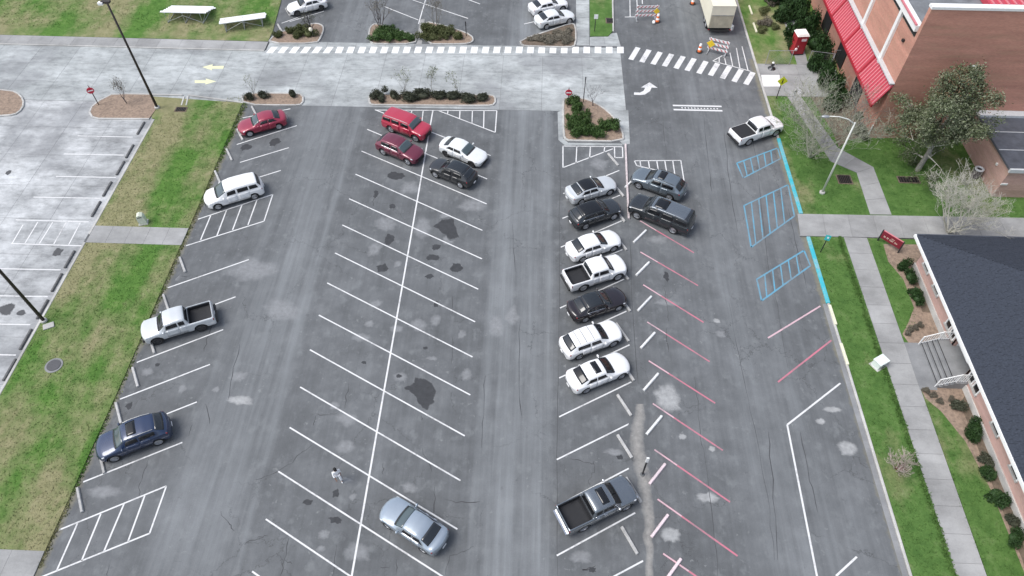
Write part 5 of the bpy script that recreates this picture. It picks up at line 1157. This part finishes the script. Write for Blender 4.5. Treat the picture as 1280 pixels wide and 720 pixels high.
bare_tree('dark bare crape tree at the left end of the leafy islands', (476, 36), 41, 4.2, .45, 'bark_dark', multi=4, levels=3, forks=3, trunk_r=.06, group='bare trees on the leafy islands', leaf=('leaf_twiggy', 4, .07, .14))
bare_tree('dark bare crape tree on the leafy island by the path', (547, 38), 42, 4.2, .45, 'bark_grey', multi=4, levels=3, forks=3, trunk_r=.06, group='bare trees on the leafy islands', leaf=('leaf_twiggy', 3, .06, .12))
bare_tree('dark bare shrub tree behind the corner island', (388, 40), 43, 2.6, .7, 'bark_dark', multi=3, levels=3, forks=3, trunk_r=.05, leaf=('leaf_dark', 4, .06, .12))
# large bare trees on the right
bare_tree('broad pale grey bare tree beside the driving white pickup', (1012, 197), 51, 8.2, 1.15, 'bark_green', multi=6, levels=5, forks=3, trunk_r=.09, up=.30, leaf=('leaf_sage', 1, .06, .25), minr=.010)
bare_tree('grey bare tree over the bed by the brick hall corner', (1064, 163), 52, 5.5, 1.1, 'bark_grey', multi=4, levels=4, forks=3, trunk_r=.07, up=.3)
bare_tree('wide whitish bare tree beside the shingle roof corner', (1184, 291), 53, 6.2, 1.3, 'bark_pale', multi=7, levels=5, forks=3, trunk_r=.07, up=.36, minr=.008, wiggle=.12)
bare_tree('pinkish straw clump with dark heart at the path edge', (1119, 588), 54, 1.9, .9, 'straw_pink', multi=7, levels=4, forks=3, trunk_r=.03, up=.3, name='ornamental_grass', cat='plant', leaf=('maroon_leaf', 0, .05, .1))
b = P(1124, 587); o = thing('low_plant', 'tiny maroon plant at the foot of the straw clump', 'plant', (b[0], b[1], .1)); leaves([(0, 0, .2)], 120, .07, .14, 5).build('foliage', 'maroon_leaf', o); branch_mesh(branches(5, .3, .6, 1, 3, .01)[0]).build('stem', 'bark_dark', o)
# leafy tree before the brick hall
b = P(1146, 214); o = thing('leafy_tree', 'tall grey-green leafy tree in front of the brick hall', 'tree', (b[0], b[1], .1))
def upright(seed, H, reach):
    rr = random.Random(seed); tr = [Vector((0, 0, 0)), Vector((.1, .05, H*.2)), Vector((.0, .2, H*.42)), Vector((.25, .1, H*.66)), Vector((.2, .25, H*.92))]; segs = [(tr, [.24, .2, .15, .09, .03])]; tips = []
    def grow(p, d, L, r, lev):
        pts = [p]; rad = [r]; q = p.copy()
        for i in range(3):
            d = (d+Vector((rr.uniform(-1, 1), rr.uniform(-1, 1), rr.uniform(-.8, .7)))*.24).normalized(); q = q+d*(L/3); pts.append(q.copy()); rad.append(max(.010, r*(1-.3*(i+1))))
        segs.append((pts, rad)); tips.extend([pts[2], pts[3]] if lev else [pts[3]])
        if lev < 3:
            for i in range(rr.choice((2, 3, 3))):
                a = rr.uniform(0, 6.28); grow(pts[rr.choice((1, 2, 3, 3))], (d*.8+Vector((math.cos(a), math.sin(a), rr.uniform(-.3, .6)))*.8).normalized(), L*rr.uniform(.5, .72), max(.012, r*.55), lev+1)
    for k in range(23):
        t = .13+.83*(k+rr.random())/23; f = t*4; i = min(3, int(f)); p = tr[i].lerp(tr[i+1], f-i); a = k*2.4+rr.uniform(-.5, .5)
        grow(p, Vector((math.cos(a), math.sin(a), rr.uniform(.05, .7))).normalized(), reach*(1.15-.75*abs(t-.45))*rr.uniform(.55, 1.1), .075*(1.3-t), 0)
    return segs, tips
segs, tips = upright(5, 10.0, 2.05)
branch_mesh(segs[:1]).build('trunk', 'bark_grey', o, True); branch_mesh(segs[1:]).build('limbs', 'bark_pale', o, True)
cl = random.Random(9); hi_ = [t for t in tips if t.z >= 4.2]
leaves([t for t in tips if cl.random() < .50], 34, .095, .26, 62).build('crown', 'leaf_tree', o)
leaves([t for t in hi_ if cl.random() < .48], 32, .095, .28, 63).build('crown', 'leaf_sage', o)
leaves([t for t in hi_ if t.z > 8 and cl.random() < .30], 28, .09, .28, 64).build('crown', 'leaf_brown', o)

# shrubs: a handful of shapes, copied
def shrub_proto(mat, seed, n=1700, size=.07, flat=.75):
    r = np.random.default_rng(seed)
    lob = [(r.normal(0, .38), r.normal(0, .38), .45+r.normal(0, .12), r.uniform(.38, .62)) for _ in range(7)]
    pts = []
    while len(pts) < n:
        x, y, z, q = lob[r.integers(len(lob))]; d = r.normal(0, 1, 3); d /= np.linalg.norm(d); p = np.array([x, y, z])+d*q*r.uniform(.45, 1.08)
        if p[2] > .02: pts.append(tuple(p))
    return leaves(pts, 1, size*1.6, .02, seed).mesh('foliage', mat), branch_mesh(branches(seed, .9, .9, 2, 4, .03, .3)[0]).mesh('stems', 'bark_dark')
SP = {k: [shrub_proto(k, 100+i*7+j) for j in range(3)] for i, k in enumerate(('leaf_shrub', 'leaf_dark', 'leaf_olive', 'leaf_hedge', 'leaf_twiggy'))}
core_mesh = {}
def shrub(label, px, py, r, h, mat, group=None, z=.1, xy=None, sx=1.0, name='shrub'):
    b = xy or P(px, py); rr = random.Random(int(b[0]*97+b[1]*31)); o = thing(name, label, 'shrub', (b[0], b[1], z), rr.uniform(0, 6.2) if sx == 1 else 0, group)
    f, s_ = SP[mat][rr.randrange(3)]
    a = link('foliage', f, o); a.scale = (r*sx*.95, r*.95, h*.95); c = link('stems', s_, o); c.scale = (r*sx, r, h)
    if mat not in core_mesh: core_mesh[mat] = MB().ellip((0, 0, .36), (.50, .50, .34), 12, 8).mesh('leaf_core', mat, True)
    k = link('inner_foliage', core_mesh[mat], o); k.scale = (r*sx, r, h)
    return o
def row(pts, tmpl, group, mat, ranks=None):
    for k, (x, y, r, h, *sx) in enumerate(pts): shrub(tmpl % ordinal(k), x, y, r, h, mat, group, sx=sx[0] if sx else 1)
row([(716, 131, .75, .8), (719, 138, .75, .8), (717.5, 150, .7, .8), (718, 160, .75, .8), (719, 168, .8, .85), (730, 166, .85, .9), (731, 156, .7, .8), (747, 168, .8, .8), (752, 160.5, .65, .7), (764.5, 161.5, .85, .85), (730, 147, .55, .6), (736, 167, .6, .7)],
    'green shrub on the no entry sign island, %s from the sign', 'green shrubs on the no entry sign island', 'leaf_shrub')
row([(476.5, 124, .8, .8), (493, 124, .55, .75), (513, 123.5, .68, .8, 1.5), (529, 123.5, .68, .8, 1.6), (549, 123.5, .68, .8, 1.6), (565, 123.8, .68, .8, 1.6), (586, 125, .68, .78, 1.6), (602, 126, .66, .76, 1.4)],
    'dark clipped hedge shrub on the sapling island, %s from the left', 'dark hedge shrubs on the sapling island', 'leaf_dark')
row([(312, 124, .5, .7), (331, 123.5, .55, .7), (366.5, 121.5, .55, .75)], 'dark round shrub on the island above the ruby sedan, %s from the grass', 'round shrubs on the small island', 'leaf_dark')
row([(349, 46.5, .6, .65), (364, 42, .55, .7), (375, 39.5, .65, .75), (384, 39, .65, .75), (372.5, 47, .65, .75), (386, 46, .8, .8)], 'round olive shrub on the corner island by the bleachers, %s from the left', 'round shrubs on the corner island', 'leaf_olive')
row([(471, 48, .9, .7), (479, 43, .9, .7), (488, 48, .9, .7), (490, 41, .7, .6), (497, 47, .8, .6), (506, 49, .8, .55), (513, 50, .6, .5)], 'leafy green shrub left of the island path, %s from the left', 'leafy shrubs left of the island path', 'leaf_shrub')
row([(532, 48, .8, .8), (534, 39, .9, .8), (543, 43, .9, .8), (552, 40, .8, .7), (556, 47, .9, .75), (565, 43, .8, .7), (573, 48, .75, .6), (541, 50, .7, .6)], 'leafy green shrub right of the island path, %s from the path', 'leafy shrubs right of the island path', 'leaf_olive')
row([(672, 50, .8, .3, 1.5), (688, 49, .9, .3, 1.5), (700, 45, .9, .3, 1.2), (709, 41, .7, .3), (708, 50, .8, .3, 1.2)], 'low brown ground shrub on the triangular island, %s from its tip', 'low brown shrubs on the triangular island', 'leaf_twiggy')
# dense planting between the north path and the hall
k = 0
hr = random.Random(4); hp = []
for y in np.arange(58.2, 79, 1.9):
    for x in np.arange(26.2, 30.3, 1.55):
        px = x+hr.uniform(-.4, .4)
        if y < 60.2 or px > 28.0 - (y-66)*.10:
            if y < 66.4 and px < 28.6: continue
            hp.append((px, y+hr.uniform(-.5, .5)))
for k, (x, y) in enumerate(hp):
    shrub(('dense dark evergreen shrub beside the hall awning, %s from the plaza' % ordinal(k) if k < 14 else 'dense dark evergreen shrub at the far end of the hall awning, %s' % ('one more' if k > 14 else 'last but one')), 0, 0, hr.uniform(1.0, 1.45), hr.uniform(1.3, 2.4), 'leaf_hedge', 'evergreen shrubs beside the hall awning', xy=(x, y), name='evergreen_shrub')
for k, (x, y, r, h) in enumerate([(952, 15, .8, .5), (958, 30, .9, .5), (951, 40, .7, .4), (962, 5, .9, .6), (968, 35, .7, .4)]): shrub('sparse yellowing shrub between the kerb and the north path, %s from the barricade' % ordinal(4-k if k < 5 else k), x, y, r, h, 'leaf_twiggy' if k % 2 else 'leaf_olive', 'sparse shrubs by the north path')
# beds along the low building
for k, y in enumerate((37.2, 36.0, 34.9, 33.8)): shrub('dark foundation shrub on the far side of the steps, %s from the roof corner' % ordinal(k), 0, 0, .62, .75, 'leaf_hedge', 'foundation shrubs beyond the steps', xy=(CX-.6+random.uniform(-.3, .2), y+random.uniform(-.3, .3)))
for k, y in enumerate((24.8, 23.5, 22.2, 20.9, 19.6, 18.3, 17.0, 15.7)): shrub('dark foundation shrub on the near side of the steps, %s from the railing' % ordinal(k), 0, 0, random.uniform(.5, .85), random.uniform(.4, .7), 'leaf_hedge' if k % 3 else 'leaf_dark', 'foundation shrubs below the steps', xy=(CX-.55+random.uniform(-.35, .2), y+random.uniform(-.4, .4)))
for k, (x, y) in enumerate([(1137, 413), (1143, 411), (1149, 409), (1133, 418)]): shrub('tiny withered shrub in the bed above the landing, %s from the wall' % ordinal(3-k), x, y, .28, .3, 'leaf_twiggy', 'withered shrubs above the landing')
for k, (x, y) in enumerate([(1156, 490), (1165, 496), (1173, 503), (1188, 501)]): shrub('tiny withered shrub in the bed below the landing, %s from the path' % ordinal(k), x, y, .30, .3, 'leaf_brown' if 0 else 'leaf_twiggy', 'withered shrubs below the landing')
shrub('bare brown bush right of the bed by the hall downspout', 1070, 168, .9, .7, 'leaf_dark')
shrub('dark evergreen bush below the hall awning end', 1081, 150, .8, .9, 'leaf_hedge')

# grass blades over the lawns (uncountable)
def in_poly(x, y, poly):
    n = len(poly); c = np.zeros(len(x), bool); j = n-1
    for i in range(n):
        xi, yi = poly[i]; xj, yj = poly[j]; c ^= ((yi > y) != (yj > y)) & (x < (xj-xi)*(y-yi)/(yj-yi+1e-12)+xi); j = i
    return c
def grass(polys, n, z, mat, h, excl=()):
    V = []; F = []
    for poly in polys:
        xs = [p[0] for p in poly]; ys = [p[1] for p in poly]; a = (max(xs)-min(xs))*(max(ys)-min(ys)); k = int(n*a)
        x = rng.uniform(min(xs), max(xs), k); y = rng.uniform(min(ys), max(ys), k); m = in_poly(x, y, poly)
        for e in excl: m &= ~in_poly(x, y, e)
        x, y = x[m], y[m]; k = len(x)
        for q in range(2):
            t = rng.uniform(0, 6.28, k); w = rng.uniform(.03, .07, k); hh = h*rng.uniform(.5, 1.4, k); lx, ly = rng.normal(0, .05, k), rng.normal(0, .05, k); o = len(V)
            A = np.stack([x-np.cos(t)*w, y-np.sin(t)*w, np.full(k, z)], 1); B = np.stack([x+np.cos(t)*w, y+np.sin(t)*w, np.full(k, z)], 1); C = np.stack([x+lx, y+ly, z+hh], 1)
            V.append(np.stack([A, B, C], 1).reshape(-1, 3))
    V = np.concatenate(V); m = MB(); m.v = V.tolist(); m.f = [(3*i, 3*i+1, 3*i+2) for i in range(len(V)//3)]
    o = m.build('grass', mat); o['kind'] = 'stuff'; return o
tag(grass([[(XL+.3, 11), (XG-.1, 11), (XG-.1, 58), (XL+.3, 54)]], 34, .06, 'lawn_mixed', .035, [rect(XL, yw0, XG, yw1), rect(XL, yp-3.2, XG, yp), PP([(190, 149), (112, 149), (112, 118), (195, 118)]), rect(XL, P(190, 149)[1], P(190, 148)[0], 60)]), 'short patchy grass on the strip beside the old lot', 'grass')
tag(grass([[(-64, 69.2), (x0-.5, 68.4), P(341, 40), P(352, 0), (-64, 76)]], 14, .08, 'lawn_mixed', .05), 'short patchy grass around the bleachers', 'grass')
tag(grass([[(XK+.3, YE0-.1), (25.75, YE0-.1), (25.4, 12), (XK+.3, 12)], [(27.8, YE0-.1), (28.7, YE0-.6), (29.2, 36), (29.3, 32), (27.9, 31.0)], [(27.5, 25.6), (28.0, 25.4), (29.5, 21), (29.7, 12), (27.2, 12)], [(XK+.3, YE1+.1), (44, YE1+.4), (BX, BY-.1), (BX-.2, AY-.1), (AX+.2, AY-.1), (30, 52.5), (XK+.3, yq0-.1)]], 34, .10, 'lawn_green', .045,
    [PP([(1085, 270), (1116, 270), (1093, 208), (1047, 184), (1000, 120), (982, 121), (1036, 204), (1068, 218)])]), 'short green grass along the east path', 'grass')

def edge_tufts(x, y0, y1, n, spread, z, mat, label):
    m = MB()
    for _ in range(n):
        xx = x+random.uniform(-.2, spread)*random.random()*(1 if spread > 0 else 1); yy = random.uniform(y0, y1)
        for q in range(5):
            t = random.uniform(0, 6.28); w = random.uniform(.03, .07); ox, oy = random.gauss(0, .07), random.gauss(0, .07); o_ = len(m.v)
            m.v += [(xx+ox-math.cos(t)*w, yy+oy-math.sin(t)*w, z), (xx+ox+math.cos(t)*w, yy+oy+math.sin(t)*w, z), (xx+ox+random.gauss(0, .05), yy+oy+random.gauss(0, .05), z+random.uniform(.04, .1))]; m.f.append((o_, o_+1, o_+2))
    o = m.build('grass', mat); o['kind'] = 'stuff'; tag(o, label, 'grass')
edge_tufts(XG, 12, 57, 1500, .38, .006, 'lawn_mixed', 'ragged grass creeping over the asphalt edge')
edge_tufts(25.6, 13, YE0, 900, -.3, .126, 'lawn_green', 'grass creeping over the edge of the east path')
# ================================================================== PERSON walking across the lot
b = P(424.5, 600); pr_ = thing('person', 'person in white clothes with dark hair walking across the lot', 'person', (b[0], b[1], .0), R(-60))
def skin_mesh(name, verts, edges, radii, mat, parent, sub=2):
    me = bpy.data.meshes.new(name); me.from_pydata(verts, edges, []); o = link(name, me, parent)
    md = o.modifiers.new('skin', 'SKIN'); me.skin_vertices[0].data[0].use_root = True
    for i, r in enumerate(radii): me.skin_vertices[0].data[i].radius = (r if hasattr(r, '__len__') else (r, r))
    md.use_smooth_shade = True
    sb = o.modifiers.new('sub', 'SUBSURF'); sb.levels = sub; sb.render_levels = sub
    me.materials.append(M[mat]); return o
# x = walking direction, y = left, z = up
V = [(0, 0, .95), (.01, 0, 1.12), (.03, 0, 1.32), (.04, 0, 1.46), (.06, 0, 1.54), (.08, 0, 1.64), (.08, 0, 1.74),
     (.04, .17, 1.40), (-.10, .22, 1.14), (.06, .20, .92), (.12, .19, .86), (.04, -.17, 1.40), (.12, -.23, 1.15), (.32, -.18, 1.00), (.39, -.16, .97),
     (.02, .09, .88), (.20, .10, .50), (.14, .10, .10), (.26, .11, .05), (-.02, -.09, .88), (-.10, -.10, .50), (-.38, -.10, .20), (-.34, -.10, .08)]
Eg = [(0, 1), (1, 2), (2, 3), (3, 4), (4, 5), (5, 6), (2, 7), (7, 8), (8, 9), (9, 10), (2, 11), (11, 12), (12, 13), (13, 14), (0, 15), (15, 16), (16, 17), (17, 18), (0, 19), (19, 20), (20, 21), (21, 22)]
Rd = [(.14, .12), (.13, .11), (.16, .12), (.065, .06), (.06, .06), (.09, .085), (.075, .07), .055, .045, .034, .038, .055, .045, .034, .038, .085, .06, .042, .04, .085, .06, .042, .04]
skin_mesh('body', V, Eg, Rd, 'skin', pr_)
Vt = [V[i] for i in (0, 1, 2)]+[(.035, 0, 1.44)]+[V[7], V[8], (.03, .205, .98), V[11], V[12], (.26, -.195, 1.03)]
skin_mesh('shirt', Vt, [(0, 1), (1, 2), (2, 3), (2, 4), (4, 5), (5, 6), (2, 7), (7, 8), (8, 9)], [(.17, .14), (.155, .13), (.18, .14), .08, .075, .065, .055, .075, .065, .055], 'white_cloth', pr_)
skin_mesh('trousers', [V[0], V[15], V[16], (.145, .10, .14), V[19], V[20], (-.36, -.10, .23)], [(0, 1), (1, 2), (2, 3), (0, 4), (4, 5), (5, 6)], [(.16, .135), .105, .078, .06, .105, .078, .06], 'white_cloth', pr_)
MB().ellip((.05, 0, 1.71), (.125, .115, .13), 14, 10).ellip((-.02, 0, 1.58), (.08, .11, .17), 12, 8).build('hair', 'hair', pr_, True)
for s_ in (.10, -.10): MB().ellip((.20 if s_ > 0 else -.36, s_, .05 if s_ > 0 else .10), (.13, .05, .045), 10, 6).build('shoe', 'white_cloth', pr_, True)
hd = MB()
for i, (dx, dy) in enumerate([(0, -.03), (.015, -.01), (.015, .01), (0, .03)]): hd.tube([(.12+dx, .19+dy, .86), (.14+dx, .19+dy, .80), (.13+dx, .19+dy, .76+.01*(i % 2))], [.010, .009, .007], 5)
hd.tube([(.12, .155, .88), (.16, .14, .84), (.17, .145, .81)], [.011, .010, .008], 5)
for i, (dx, dy) in enumerate([(0, -.03), (0, -.01), (0, .01), (0, .03)]): hd.tube([(.40, -.16+dy, .97), (.46, -.16+dy, .95), (.49, -.16+dy, .91)], [.010, .009, .007], 5)
hd.tube([(.39, -.12, .98), (.43, -.10, .99), (.45, -.105, .97)], [.011, .010, .008], 5)
hd.build('fingers', 'skin', pr_, True)
fc = MB().ellip((.165, 0, 1.625), (.022, .014, .03), 6, 5).ellip((.15, .035, 1.66), (.012, .014, .010), 6, 4).ellip((.15, -.035, 1.66), (.012, .014, .010), 6, 4).ellip((.152, 0, 1.575), (.01, .025, .008), 6, 4); fc.build('face', 'skin', pr_, True)
